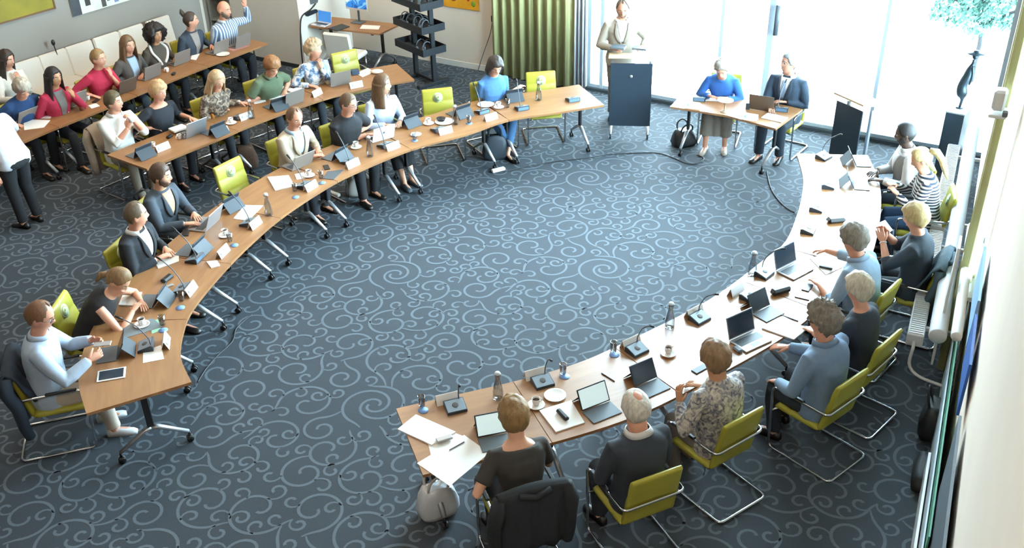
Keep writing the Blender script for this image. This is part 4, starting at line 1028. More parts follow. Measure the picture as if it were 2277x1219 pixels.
# right arm
P('R1', 'man in grey vest', 'dark skinned man in white shirt and grey vest', head=(2014, 298), face=(1870, 382), lean=8, look=(14, 16), lw=px(1962, 402), rw_=px(1950, 380), hair='crop', hairc='#15110f', skin='dark', beard='#15110f', top='#dfe1e2', collar='#dfe1e2', vest='#8a8d8f', legs='#2b3440', chairlabel='green chair behind the man in grey vest')
P('R2', 'woman in striped top', 'blonde woman with ponytail in black and white striped top', head=(2050, 354), face=(1880, 425), lean=12, look=(6, 30), lw=(-.10, .36, .86), rw_=(.10, .38, .88), hair='tied', extra='tail', hairc='#c8b07f', female=True, skin='fair', top=P_STRIPE, legs='#294462', chairlabel='green chair behind the woman in striped top')
P('R3', 'person in dark tee', 'person in dark tee with cropped blond hair holding a sheet', head=(2037, 484), face=(1870, 512), lean=6, look=(4, 20), lw=(-.06, .36, .98), rw_=(.08, .36, 1.0), lhand=dict(dir=(.3, .5, .8), palm=(.8, .2, 0), curl=.7), rhand=dict(dir=(-.3, .5, .8), palm=(-.8, .2, 0), curl=.7), hair='thick', hairc='#b49b6c', skin='pink', top='#2a333c', sleeve='half', legs='#1f2833', watch=(-1, '#e8e8e8'), chairlabel='green chair with dark jacket behind the person in dark tee')
P('R4', 'man in blue grey shirt', 'grey haired man in blue grey shirt reaching across the table', head=(1900, 532), face=(1735, 572), lean=14, look=(2, 20), rw_=px(1812, 552), lw=px(1822, 634), hair='thick', hairc='#7f766a', skin='pink', top='#8ea5ba', sleeve='half', collar='#8ea5ba', legs='#22303f', glasses='#55585c', belly=.06, size=1.04, chairlabel='green chair behind the man in blue grey shirt')
P('R5', 'woman with blond grey hair', 'woman with short blond grey hair in black top', head=(1910, 643), face=(1720, 648), lean=8, look=(0, 12), hair='thick', hairc='#cbc1ab', female=True, skin='pink', top='#1f2730', sleeve='half', neck=.53, legs='#1b222b', chairlabel='green chair behind the woman with blond grey hair')
P('R6', 'man in blue blazer', 'curly haired man in blue grey blazer and glasses', head=(1830, 712), face=(1650, 680), lean=8, look=(-6, 10), rw_=px(1752, 772), lw=(-.20, .34, .66), hair='curly', hairc='#7b7165', skin='pink', top='#748aa2', lapel='#687d94', collar='#748aa2', legs='#1b222a', glasses='#26282b', size=1.05, voxel=.009, chairlabel='green chair behind the curly haired man in blue blazer')
P('R7', 'person in patterned shirt', 'person in grey patterned shirt with short brown hair seen from behind', head=(1591, 797), face=(1480, 690), lean=8, look=(4, 10), lw=(-.22, .26, .86), rw_=(.16, .36, .79), lhand=dict(dir=(.2, .4, .9), palm=(.9, 0, 0), curl=.6), watch=(-1, '#3a302a'), hair='thick', hairc='#7d5f40', skin='tan', top=P_GREYW, legs='#77706a', shoes='#8a7860', belly=.05, voxel=.009, chairlabel='green chair behind the person in patterned shirt')
P('R8', 'white haired man', 'white haired balding man in charcoal suit seen from behind', head=(1414, 908), face=(1318, 800), lean=6, look=(0, 8), lw=(-.14, .30, .64), rw_=(.14, .32, .66), hair='rim', hairc='#d6d0c4', skin='pink', top='#2d333b', collar='#dcdcda', legs='#20252c', belly=.06, size=1.02, voxel=.009, chairlabel='green chair behind the white haired man')
P('R9', 'woman in charcoal tee', 'woman in charcoal tee with short blond brown hair seen from behind', head=(1143, 926), face=(1062, 840), lean=10, look=(4, 12), lw=px(1078, 1052), rw_=(.12, .38, .79), hair='thick', hairc='#86673c', female=True, skin='fair', top='#34322f', sleeve='short', neck=.50, legs='#22252a', voxel=.009, size=1.02, chairlabel='green chair draped with black jacket in the bottom foreground')
# person bending in from the left edge
P('A0', 'person in white shirt leaning in', 'person in white shirt and black trousers leaning over the back table', head=(-52, 236), face=(-30, 300), yaw=62, lean=34, stand=True, look=(0, 20), rw_=px(52, 300), hair='short', hairc='#4a3a2c', skin='pink', top='#dfe3ea', legs='#14161a', shoes='#101114')
fuse_all()
# jackets over chairs
coat(PEOPLE['R9'][1], cloth('#1d2226'), 'black jacket hung over the chair in the bottom foreground', .62, 3)
coat(PEOPLE['C1'][1], cloth('#1c2836'), 'dark navy jacket hung over the chair at the left edge', .64, 5)
coat(PEOPLE['B1'][1], cloth('#a09282'), 'taupe jacket hung over chair of man in white shirt', .62, 7)
coat(PEOPLE['R3'][1], cloth('#33434c'), 'dark grey green jacket hung over chair of person in dark tee', .60, 9)
# ------------------------------------------------------------------ small things on the tables
def arm_yaw(arm, p, turn=0):
    s = arm.near(p); d = arm.pt(s)-arm.pt(s, .5); return yaw_of(d)-rad(turn)     # +y points away from the sitter
def rootat(name, label, cat, u, v, arm=None, turn=0, yaw=None, group=None, z=TZ, to=None):
    p = at(u, v, z)
    if to is not None:
        q = at(to[0], to[1], z)-p; yw = math.atan2(q.y, q.x)        # local +x towards this place
    else: yw = arm_yaw(arm, p, turn) if arm is not None else rad(yaw or 0)
    return thing(name, label, cat, (p.x, p.y, z+.0006), yw, group)
M_UNIT = mat('unit_shell', '#2c3640', 0.35); M_UTOP = mat('unit_plate', '#9aa7b2', 0.28, 0.3); M_GRILLE = mat('unit_grille', '#4c4a48', 0.6)
M_SCREEN = mat('screen_dark', '#27343f', 0.18); M_SCREENW = mat('screen_lit', '#dff2f5', 0.3, emit=('#cfeef2', 0.55)); M_KEYS = mat('keys_dark', '#3c4248', 0.5)
M_FOLIO = mat('folio_cover', '#2c343c', 0.55); M_FOLIOK = mat('folio_keyboard', '#565d62', 0.5)
M_CUP = mat('porcelain', '#eeebe6', 0.18); M_COFFEE = mat('coffee', '#3a2416', 0.2); M_COASTER = mat('coaster_blue', '#6f93c4', 0.5)
def mic_unit(label, u, v, arm, turn=0, stalk=True, bend=0.0, yaw=None, head=None):
    r = rootat('microphone_unit', label, 'microphone', u, v, arm, turn, yaw, 'discussion microphones on the tables')
    def body():
        m = MB(); m.smooth = False; P = [(-.065, 0), (.075, 0), (.075, .052), (.06, .056), (-.062, .022)]
        A = [(-.085, y, z) for y, z in P]; B = [(.085, y, z) for y, z in P]; m.rings([A, B]); return m.mesh('base', M_UNIT)
    def plate():
        m = MB(); m.smooth = False; a = Vector((0, -.058, .0235)); b = Vector((0, .056, .0565)); n = (b-a).cross(Vector((-1, 0, 0))).normalized()
        m.bar(a+n*.001, b+n*.001, .158, .003, .001, up=(0, -.3, 1)); return m.mesh('top_plate', M_UTOP)
    def grille():
        m = MB(); m.lathe([(.001, 0), (.026, 0), (.026, .003), (.022, .004), (.001, .004)], 18, (0, .0, .0425), axis=(0, -.28, 1)); return m.mesh('speaker_grille', M_GRILLE)
    put('base', cached('mu_b', body), r); put('top_plate', cached('mu_p', plate), r); put('speaker_grille', cached('mu_g', grille), r)
    def rear():
        m = MB(); m.smooth = False; m.box((0, .0756, .027), (.150, .003, .040), 0); return m.mesh('rear_panel', mat('unit_rear', '#5f7d99', .3))
    put('rear_panel', cached('mu_r', rear), r)
    if stalk:
        def neck():
            m = MB(); m.tube(smooth_path([(.045, .055, .052), (.045, .05, .12), (.035, -.02, .25), (.01, -.13, .34)], 14), .0055, 6); return m.mesh('gooseneck', M_GREY)
        def tip():
            m = MB(); m.tube([(.010, -.13, .34), (.003, -.16, .358), (-.004, -.19, .372)], [.008, .011, .009], 8); return m.mesh('capsule', M_BLACK)
        put('gooseneck', cached('mu_n', neck), r); put('capsule', cached('mu_t', tip), r)
    return r
def nameplate(label, u, v, arm, turn=0, yaw=None, mark=True):
    r = rootat('nameplate', label, 'nameplate', u, v, arm, turn, yaw, 'tent cards on the tables')
    def card():
        m = MB(); m.smooth = False
        for s in (-1, 1):
            m.bar((0, s*.036, 0), (0, s*.002, .085), .20, .003, 0, up=(0, s, .3))
        return m.mesh('card', M_PAPER)
    def logo():
        m = MB(); m.smooth = False; m.bar((.062, .0325, .03), (.062, .0195, .062), .022, .0012, 0, up=(0, 1, .3)); return m.mesh('printed_mark', mat('print_blue', '#8fb2d6', 0.6))
    def line():
        m = MB(); m.smooth = False; m.bar((-.02, .0295, .037), (-.02, .0265, .044), .10, .0012, 0, up=(0, 1, .3)); return m.mesh('printed_line', mat('print_grey', '#b5bcc4', 0.6))
    put('card', cached('np_c', card), r)
    if mark: put('printed_mark', cached('np_l', logo), r); put('printed_line', cached('np_t', line), r)
    return r
def laptop(label, u, v, arm, turn=0, opening=112, lid='silver', screen='dark', w=.32, yaw=None, z=TZ, logo=False):
    r = rootat('laptop', label, 'laptop', u, v, arm, turn, yaw, None, z); ML = {'silver': M_SILVER, 'white': mat('lid_white', '#d5d7d9', 0.35), 'brown': mat('lid_bronze', '#6f6156', 0.35, 0.5), 'grey': mat('lid_grey', '#8d8680', 0.4, .3)}[lid]
    d = w*.68
    m = MB(); m.box((0, -d/2, .009), (w, d, .016), .004); put('base', m.mesh('base', ML), r)
    m = MB(); m.box((0, -d*.40, .0175), (w*.88, d*.44, .002), 0); put('keyboard', m.mesh('keyboard', M_KEYS), r)
    m = MB(); m.box((0, -d*.80, .0173), (w*.32, d*.24, .001), 0); put('touchpad', m.mesh('touchpad', M_GREY), r)
    a = rad(opening); up = Vector((0, -cos(a)*1, sin(a))); up = Vector((0, math.cos(PI-a), math.sin(PI-a))); nrm = Vector((0, -up.z, up.y))
    c = Vector((0, .002, .016)); m = MB(); m.bar(c, c+up*d*.98, w, .007, .002, up=tuple(nrm)); put('lid', m.mesh('lid', ML), r)
    m = MB(); m.bar(c+up*d*.06+nrm*.0042, c+up*d*.93+nrm*.0042, w*.94, .001, 0, up=tuple(nrm)); put('screen', m.mesh('screen', M_SCREEN if screen == 'dark' else M_SCREENW), r)
    if logo:
        m = MB(); q = c+up*d*.52-nrm*.0038; m.lathe([(.001, 0), (.017, 0), (.015, .001), (.001, .001)], 14, tuple(q), axis=tuple(-nrm)); put('lid_mark', m.mesh('lid_mark', M_GREY), r)
    return r
def folio(label, u, v, arm, turn=0, screen='dark', yaw=None, key=True, tilt=62, w=.25):
    """tablet standing in a keyboard cover; (u, v) is the foot of the tablet"""
    r = rootat('tablet', label, 'tablet', u, v, arm, turn, yaw)
    d = .18; a = rad(tilt); up = Vector((0, cos(a), sin(a))); n = Vector((0, -sin(a), cos(a)))
    m = MB(); m.bar((0, 0, .012), Vector((0, 0, .012))+up*d, w, .009, .003, up=tuple(n)); put('shell', m.mesh('shell', M_FOLIO), r)
    m = MB(); m.bar(Vector((0, 0, .012))+up*.010+n*.0052, Vector((0, 0, .012))+up*(d-.010)+n*.0052, w-.022, .001, 0, up=tuple(n)); put('screen', m.mesh('screen', M_SCREEN if screen == 'dark' else M_SCREENW), r)
    if key: m = MB(); m.box((0, -.092, .005), (w, .175, .008), .003); put('keyboard', m.mesh('keyboard', M_FOLIOK), r)
    m = MB(); top = Vector((0, 0, .012))+up*d*.66-n*.006; m.bar(top, (0, .155, .004), w*.96, .004, 0, up=(0, 1, .5)); put('rear_flap', m.mesh('rear_flap', M_FOLIO), r)
    return r
def saucer(label, u, v, arm, rr=.074):
    r = rootat('saucer', label, 'saucer', u, v, arm, 0, None, 'white saucers')
    m = MB(); m.lathe([(.001, .002), (.035, .0), (.040, .002), (rr-.01, .010), (rr, .016), (rr-.003, .018), (rr-.02, .012), (.035, .006), (.001, .006)], 22); put('dish', m.mesh('dish', M_CUP), r); return r
def cup(label, u, v, arm, turn=0, z=TZ+.0066, coffee=True):
    r = rootat('coffee_cup', label, 'cup', u, v, arm, turn, None, 'white coffee cups', z)
    def bd():
        m = MB(); m.lathe([(.001, .0), (.022, .0), (.027, .012), (.034, .05), (.036, .064), (.034, .064), (.031, .048), (.024, .010), (.001, .006)], 18); return m.mesh('bowl', M_CUP)
    def hd():
        m = MB(); m.tube([(.032, 0, .052), (.052, 0, .050), (.056, 0, .032), (.030, 0, .020)], .0042, 6); return m.mesh('handle', M_CUP)
    def cf():
        m = MB(); m.lathe([(.001, .045), (.029, .045), (.029, .046), (.001, .047)], 16); return m.mesh('coffee', M_COFFEE)
    put('bowl', cached('cup_b', bd), r); put('handle', cached('cup_h', hd), r)
    if coffee: put('coffee', cached('cup_c', cf), r)
    return r
M_WATER = M_GLASS
def glass(label, u, v, arm, h=.10, rr=.032, z=TZ+.004):
    p = at(u, v, z)
    def g():
        m = MB(); m.lathe([(.001, 0), (rr*.8, 0), (rr*.85, .006), (rr, h), (rr-.0025, h), (rr*.78, .008), (.001, .007)], 16); return m.mesh('drinking_glass', M_GLASS)
    o = put('drinking_glass', cached('gl%.3f' % h, g)); o.location = p; return tag(o, label, 'glass', 'water glasses')
def coaster(label, u, v):
    p = at(u, v, TZ)
    def g():
        m = MB(); m.lathe([(.001, 0), (.044, 0), (.044, .003), (.001, .0032)], 20); return m.mesh('coaster', M_COASTER)
    o = put('coaster', cached('coast', g)); o.location = p+Vector((0, 0, .0006)); return tag(o, label, 'coaster', 'round blue coasters')
def carafe(label, u, v, arm):
    r = rootat('carafe', label, 'carafe', u, v, arm, 0, None, 'glass water carafes')
    m = MB(); m.lathe([(.001, 0), (.042, 0), (.046, .008), (.044, .08), (.032, .15), (.022, .19), (.024, .235), (.030, .25), (.028, .25), (.020, .232), (.018, .19), (.029, .148), (.040, .08), (.040, .012), (.001, .010)], 20); put('bottle', m.mesh('bottle', M_GLASS), r)
    m = MB(); m.lathe([(.001, .25), (.026, .25), (.027, .258), (.02, .27), (.001, .272)], 16); put('stopper', m.mesh('stopper', mat('frosted_lid', '#cdd8de', 0.3)), r); return r
def sheet(name, label, cat, quad, m_=None, th=.002, z=TZ, group=None, curl=0.0):
    """a flat thing whose four corners are seen at these places"""
    P_ = [at(u, v, z) for u, v in quad]; c = sum(P_, Vector())/4
    m = MB(); m.prism([(p.x-c.x, p.y-c.y) for p in P_], .0006, .0006+th)
    o = put(name, m.mesh(name, m_ or M_PAPER)); o.location = c; return tag(o, label, cat, group)
def slab(name, label, cat, u, v, size, arm=None, turn=0, m_=None, z=TZ, to=None, group=None, r=.004):
    p = rootat('x', 'x', 'x', u, v, arm, turn, None, None, z, to); M_ = p.location.copy(), p.rotation_euler.z; bpy.data.objects.remove(p)
    m = MB(); m.box((0, 0, size[2]/2), size, r); o = put(name, m.mesh(name, m_ or M_BLACK)); o.location = M_[0]; o.rotation_euler = (0, 0, M_[1]); return tag(o, label, cat, group)
def cs(label, u, v, arm, turn=0):
    saucer('white saucer under the coffee cup '+label, u, v, arm); cup('white coffee cup '+label, u, v-3, arm, turn)
def gc(label, u, v, arm, ug=None, vg=None):
    coaster('blue round coaster '+label, u, v); glass('small water glass '+label, ug or u, vg or v-2, arm)

# --- left arm
sheetT = slab('tablet', 'white framed tablet lying flat at the near end of left arc', 'tablet', 248, 834, (.24, .17, .009), to=(283, 828), m_=M_WHITE)
m = MB(); m.box((0, 0, .0098), (.205, .135, .0012), 0); put('screen', m.mesh('screen', M_SCREEN), sheetT)
folio('dark tablet with keyboard cover in front of man with phone', 262, 786, LA, 0)
mic_unit('grey microphone unit in front of man in pale blue shirt, near left end', 324, 773, LA)
sheet('paper_card', 'blank white card by the microphone of man in pale blue shirt', 'card', [(318, 782), (358, 768), (365, 799), (318, 808)])
nameplate('white tent card at the nearest seat of the left arc', 369, 766, LA)
sheet('tray', 'clear tray holding cup and napkin on near left table', 'tray', [(272, 728), (340, 708), (362, 728), (280, 752)], mat('clear_tray', '#8f979b', 0.2, alpha=.75), .004)
sheet('napkin', 'green and white napkin beside the cup on near left table', 'napkin', [(334, 716), (352, 710), (358, 735), (338, 743)], mat('napkin_green', '#8fc3a2', 0.8))
cs('on the tray of near left table', 316, 724, LA); gc('at nearest seat of left arc', 363, 735, LA, 362, 722)
slab('phone', 'phone held in both hands by man in pale blue shirt', 'phone', 228, 766, (.072, .15, .009), z=.92, to=(236, 742), m_=M_SILVER)
sheet('notepad', 'white notepad under the hand of the bent woman', 'notepad', [(276, 652), (316, 652), (302, 682), (264, 680)], th=.012)
folio('dark tablet with keyboard cover beside bent woman', 350, 672, LA, 0)
mic_unit('microphone unit with long stalk in front of bent woman', 404, 646, LA); nameplate('white tent card in front of bent woman', 424, 650, LA)
gc('in front of bent woman', 401, 685, LA, 404, 668)
slab('sunglasses_case', 'black case lying by bent woman', 'case', 372, 622, (.15, .07, .035), LA, 10, r=.015); slab('keys', 'bunch of grey keys by bent woman', 'keys', 378, 636, (.07, .04, .01), LA, 40, M_SILVER)
sheet('booklet', 'open white booklet held by balding man in black suit', 'booklet', [(345, 585), (398, 560), (398, 582), (352, 598)], mat('newsprint', '#d9d6cd', .8), .006)
folio('dark tablet with grey keyboard in front of balding man', 434, 560, LA, 0); mic_unit('blue grey microphone unit in front of balding man', 432, 578, LA); nameplate('white tent card in front of balding man in black suit', 496, 566, LA)
cs('between the two men in suits', 501, 525, LA); gc('between the two men in suits', 521, 546, LA, 512, 536)
sheet('napkin', 'crumpled white napkin in front of balding man', 'napkin', [(459, 583), (483, 581), (490, 592), (470, 597)], None, .01)
slab('phone', 'black phone on table by bearded man in suit', 'phone', 413, 519, (.075, .15, .012), to=(435, 517))
laptop('silver laptop of bearded man in suit, screen tilted back', 473, 503, LA, -4, 112, 'silver')
folio('dark tablet standing behind the silver laptop of bearded man', 508, 462, LA, 10, key=False)
sheet('papers', 'white sheets beside the laptop of bearded man', 'papers', [(545, 457), (585, 458), (552, 492), (519, 487)], th=.006)
mic_unit('microphone unit at right of bearded man in suit', 552, 498, LA, stalk=True); nameplate('white tent card at right of bearded man in suit', 567, 503, LA)
carafe('glass carafe between empty green chair and bearded man', 598, 478, LA)
sheet('notepad', 'white pad lying in front of the lone empty chair on left arc', 'notepad', [(595, 396), (642, 392), (655, 415), (612, 425)], th=.014)
mic_unit('microphone unit at left of man in beige blazer', 674, 415, LA); nameplate('white tent card at left of man in beige blazer', 691, 420, LA); gc('at left of man in beige blazer', 657, 439, LA, 656, 424)
cs('of man in beige blazer', 687, 392, LA); sheet('napkin', 'white napkin under the cup of man in beige blazer', 'napkin', [(655, 388), (676, 384), (680, 396), (660, 400)], None, .004)
laptop('grey silver laptop in front of man in beige blazer', 672, 372, LA, 4, 116, 'grey')
gc('in front of man in beige blazer', 716, 407, LA, 714, 396); sheet('folder', 'dark grey folder at right of the cup of man in beige blazer', 'folder', [(728, 382), (765, 378), (742, 400), (718, 398)], mat('folder_dark', '#4a5054', .6), .006)
slab('phone', 'black phone beside hands of man in beige blazer', 'phone', 726, 373, (.07, .14, .01), to=(745, 370))
folio('dark tablet at right hand of man in beige blazer', 752, 352, LA, -8); mic_unit('microphone unit at right of man in beige blazer', 776, 362, LA); nameplate('white tent card at right of man in beige blazer', 784, 370, LA)
cs('in front of man in black T-shirt', 792, 329, LA); carafe('glass carafe in front of man in black T-shirt', 823, 347, LA)
laptop('white laptop with round mark on lid before man in black T-shirt', 852, 312, LA, 6, 110, 'white', logo=True); mic_unit('microphone unit behind the white laptop', 856, 325, LA); nameplate('white tent card behind the white laptop', 873, 331, LA)
folio('dark tablet in front of woman in pale blue shirt', 908, 277, LA, -10); saucer('white saucer with spoon lying alone on table', 925, 301, LA); gc('beside the lone saucer', 922, 313, LA)
cs('in front of woman in pale blue shirt', 953, 276, LA)
r_ = saucer('large white plate under a black bowl on left arc', 988, 272, LA, .13); r_['category'] = 'plate'; r_.name = 'plate'
b_ = MB(); b_.lathe([(.001, 0), (.045, 0), (.065, .035), (.062, .036), (.042, .006), (.001, .005)], 20); o = put('bowl', b_.mesh('bowl', M_BLACK)); o.location = at(981, 268, TZ+.0075); tag(o, 'black bowl on a large white plate on left arc', 'bowl')
mic_unit('microphone unit by the black bowl', 974, 290, LA, stalk=False); nameplate('white tent card by the black bowl', 990, 296, LA); folio('dark tablet in front of empty chair beside black bowl', 1024, 256, LA)
carafe('glass carafe by the dark tablet and black bowl', 1013, 276, LA); gc('at right of the carafe near black bowl', 1043, 275, LA)
r_ = saucer('white plate of crumbs in front of woman in blue outfit', 1080, 234, LA, .12); r_['category'] = 'plate'; r_.name = 'plate'
cs('in front of woman in blue outfit', 1109, 240, LA); glass('water glass in front of woman in blue outfit', 1129, 238, LA, .12, .03)
folio('black tablet read by woman in blue outfit', 1140, 220, LA); mic_unit('microphone unit at left of woman in blue outfit', 1071, 250, LA); nameplate('white tent card at left of woman in blue outfit', 1091, 266, LA)
mic_unit('microphone unit with stalk at right of woman in blue outfit', 1160, 242, LA); carafe('bright glass carafe on far end of left arc', 1198, 222, LA); mic_unit('lone microphone unit at far end of left arc', 1273, 223, LA, stalk=False)
# --- middle row
folio('black tablet near the left corner of middle row table', 316, 347, BA, 0); r_ = cup('white cup by the left corner of middle row table', 341, 327, BA, z=TZ+.0006); nameplate('white tent card by the left corner of middle row', 362, 333, BA)
for i, (du, c_, lb) in enumerate(((0, '#c8cfb8', 'lower green white book of a stack by woman in black'), (1, '#eeeae0', 'upper white book of a stack by woman in black'))):
    slab('book', lb, 'book', 397, 288-i*0, (.21, .16, .028), BA, 6*i, mat('book_%d' % i, c_, .6), z=TZ+.0292*i)
laptop('silver laptop in front of woman in black, middle row', 437, 300, BA, 0, 108, 'silver'); slab('mouse', 'black mouse by books of woman in black', 'mouse', 377, 306, (.06, .10, .03), BA, 70, r=.015)
r_ = cup('white mug behind the laptop of woman in black', 400, 309, BA, z=TZ+.0006); glass('water glass behind the laptop of woman in black', 410, 309, BA, .09, .032, TZ+.0006)
folio('dark tablet beside laptop of woman in black', 480, 297, BA, 0); nameplate('white tent card at right of woman in black', 494, 298, BA)
cs('in front of woman in brown print blouse', 514, 275, BA); mic_unit('microphone unit in front of woman in brown print blouse', 530, 262, BA, stalk=False); nameplate('white tent card in front of woman in brown print blouse', 546, 264, BA); carafe('glass carafe by woman in brown print blouse', 560, 263, BA)
b_ = MB(); b_.lathe([(.001, 0), (.026, 0), (.034, .12), (.032, .12), (.024, .005), (.001, .004)], 16); o = put('drinking_glass', b_.mesh('drinking_glass', mat('orange_juice', '#c7853c', .2))); o.location = at(474, 262, TZ+.0006); tag(o, 'glass of orange drink between two blonde women', 'glass')
folio('dark tablet in front of person in green polo', 616, 240, BA, 4); laptop('taupe grey laptop before person in green polo', 655, 233, BA, 0, 106, 'grey'); sheet('papers', 'loose white papers read by person in green polo', 'papers', [(590, 212), (625, 200), (648, 210), (600, 222)], th=.004)
sheet('papers', 'sheets in front of hands of woman in brown print blouse', 'papers', [(560, 222), (586, 216), (592, 226), (566, 232)], th=.004)
sheet('book', 'open white book with black phone on it, middle row', 'book', [(622, 198), (652, 186), (682, 194), (650, 208)], th=.02); slab('phone', 'black phone on the open white book', 'phone', 657, 193, (.07, .14, .012), BA, 80, z=TZ+.021)
nameplate('white tent card at right of person in green polo', 704, 212, BA, -20); r_ = cup('white cup beside laptop of woman in blue white blouse', 727, 182, BA, z=TZ+.0006)
laptop('silver grey laptop of woman in blue white blouse', 758, 190, BA, 2, 104, 'grey'); nameplate('white tent card by laptop of woman in blue white blouse', 792, 194, BA)
slab('tissue_box', 'dark blue box near the right end of middle row', 'box', 790, 165, (.12, .10, .07), BA, 10, mat('box_blue', '#34475c', .5)); sheet('papers', 'white papers near the right end of middle row', 'papers', [(792, 164), (818, 152), (832, 160), (806, 172)], th=.006)
b_ = MB(); b_.ellipsoid((0, 0, .03), (.10, .07, .03), 14, 8); o = put('plastic_bag', b_.mesh('plastic_bag', mat('bag_film', '#d9cbbd', .3, bump=.6, bscale=30))); o.location = at(838, 163, TZ); tag(o, 'crumpled pale plastic bag at right end of middle row', 'bag')
# --- back row
laptop('open laptop of bald man with raised hand', 540, 104, AA, 0, 108, 'grey'); laptop('open laptop of woman in denim jacket', 492, 118, AA, 0, 108, 'grey'); laptop('open laptop of woman with dark curls', 405, 142, AA, 0, 108, 'grey')
sheet('papers', 'white leaflet by laptop of woman in denim jacket', 'papers', [(428, 118), (444, 120), (436, 134), (424, 132)], th=.004); r_ = saucer('white plate behind laptop of woman in denim jacket', 496, 122, AA, .11); r_['category'] = 'plate'; r_.name = 'plate'
sheet('folder', 'pink folder by laptop of bald man', 'folder', [(505, 110), (548, 98), (556, 102), (518, 114)], mat('folder_pink', '#b07d76', .7), .004)
laptop('open laptop of woman in taupe cardigan', 340, 174, AA, 0, 108, 'grey'); r_ = cup('white cup on back row by woman in taupe cardigan', 372, 160, AA, z=TZ+.0006); slab('mouse', 'black mouse on back row by white cup', 'mouse', 386, 166, (.06, .1, .03), AA, 60, r=.015)
laptop('open laptop of woman in red sweater', 284, 205, AA, 0, 112, 'brown'); laptop('open laptop of woman in red cardigan', 172, 236, AA, 0, 110, 'grey'); laptop('open laptop of grey haired person in blue', 62, 270, AA, 0, 120, 'grey')
def tumbler(label, u, v, c_):
    b = MB(); b.lathe([(.001, 0), (.030, 0), (.038, .13), (.040, .132), (.036, .132), (.028, .006), (.001, .006)], 16); o = put('tumbler', b.mesh('tumbler', mat('tumbler_'+c_.lstrip('#'), c_, .4))); o.location = at(u, v, TZ+.0006); tag(o, label, 'tumbler')
tumbler('white and green paper cup by woman in red cardigan', 149, 250, '#cfd6bc'); tumbler('reddish brown tumbler on back row by paper', 183, 245, '#9b5f55')
sheet('papers', 'white note by the reddish tumbler', 'papers', [(196, 235), (214, 230), (222, 236), (204, 242)], th=.004); r_ = cup('white cup by laptop of woman in red cardigan', 196, 222, AA, z=TZ+.0006); slab('phone', 'dark phone by laptop of woman in red cardigan', 'phone', 214, 225, (.07, .14, .012), AA, 70)
sheet('papers', 'white sheet held over the back row table at left edge', 'papers', [(52, 266), (112, 268), (98, 284), (54, 290)], th=.004); sheet('papers', 'second white sheet by grey haired person in blue', 'papers', [(96, 252), (118, 252), (112, 264), (86, 264)], th=.004)
# --- head table and lectern
HY = math.degrees(yaw_of(_hn*-1))
mic_unit('microphone unit in front of grey haired woman in blue sweater', 1556, 222, None, yaw=HY, stalk=False); laptop('bronze laptop of man in navy suit', 1693, 245, None, yaw=HY-8, opening=108, lid='brown', w=.34)
b_ = MB(); b_.lathe([(.001, 0), (.055, 0), (.05, .008), (.012, .02), (.010, .10), (.03, .13), (.105, .165), (.11, .17), (.1, .168), (.03, .142), (.001, .135)], 22); o = put('goblet_bowl', b_.mesh('goblet_bowl', mat('bronze_bowl', '#a3937c', .35, .3))); o.location = at(1611, 249, TZ+.0006); tag(o, 'stemmed bowl in the middle of the head table', 'bowl')
slab('timer', 'small black timer standing by bronze laptop', 'timer', 1662, 243, (.05, .03, .09)); nameplate('white tent card before grey haired woman at head table', 1540, 240, None, yaw=HY); nameplate('white tent card before man in navy suit', 1668, 266, None, yaw=HY-6)
slab('folder', 'pale folder at right corner of head table', 'folder', 1722, 263, (.30, .20, .012), to=(1752, 270), m_=mat('folder_pale', '#d8e4ea', .5)); mic_unit('black microphone unit by man in navy suit', 1738, 245, None, yaw=HY, stalk=True)
sheet('papers', 'white papers read by grey haired woman at head table', 'papers', [(1560, 212), (1605, 214), (1610, 226), (1562, 224)], th=.004)
for _k, (_u, _v) in enumerate(((1375, 107), (1424, 109))):
    slab('binder', ('left dark binder lying on the lectern top', 'right dark binder lying on the lectern top')[_k], 'binder', _u, _v, (.21, .15, .03), to=(_u+20, _v+2), m_=mat('binder_grey', '#565e66', .5), z=1.215)
# --- right arm
sheet('notebook', 'white notebook lying at the near end of right arc', 'notebook', [(884, 957), (925, 924), (1014, 963), (960, 992)], th=.012)
sheet('papers', 'large white sheet over the table corner by woman in charcoal tee', 'papers', [(927, 1031), (1032, 968), (1088, 1008), (1000, 1082)], th=.003); sheet('papers', 'smaller white sheet between notebook and large sheet', 'papers', [(952, 988), (1008, 962), (1034, 972), (958, 1012)], th=.002)
slab('glasses_case', 'silver spectacles folded on the white notebook', 'spectacles', 988, 978, (.13, .05, .02), to=(1008, 972), m_=M_SILVER, z=TZ+.013); slab('pen', 'grey pen lying on the large white sheet', 'pen', 1016, 993, (.15, .009, .009), to=(1034, 983), m_=M_GREY, z=TZ+.004, r=.003)
folio('tablet with lit page in front of woman in charcoal tee', 1095, 970, RA, 4, 'lit'); mic_unit('microphone unit nearest the end of right arc', 1013, 910, RA); nameplate('white tent card nearest the end of right arc', 995, 893, RA)
gc('at nearest corner of right arc', 941, 913, RA, 938, 902); carafe('tall glass carafe behind woman in charcoal tee', 1108, 886, RA)
sheet('notepad', 'white pad with black glasses case in front of white haired man', 'notepad', [(1199, 915), (1270, 893), (1300, 942), (1236, 963)], th=.012); slab('glasses_case', 'black glasses case on the white pad', 'case', 1251, 926, (.05, .16, .035), to=(1262, 922), z=TZ+.013, r=.016)
r_ = saucer('empty white plate beside coffee cup on right arc', 1234, 882, RA, .095); r_['category'] = 'plate'; r_.name = 'plate'
cs('beside the empty plate on right arc', 1192, 903, RA); mic_unit('microphone unit beyond the empty white plate', 1207, 855, RA); nameplate('white tent card beyond the empty white plate', 1190, 838, RA); gc('beyond tablet of white haired man', 1256, 838, RA, 1252, 830)
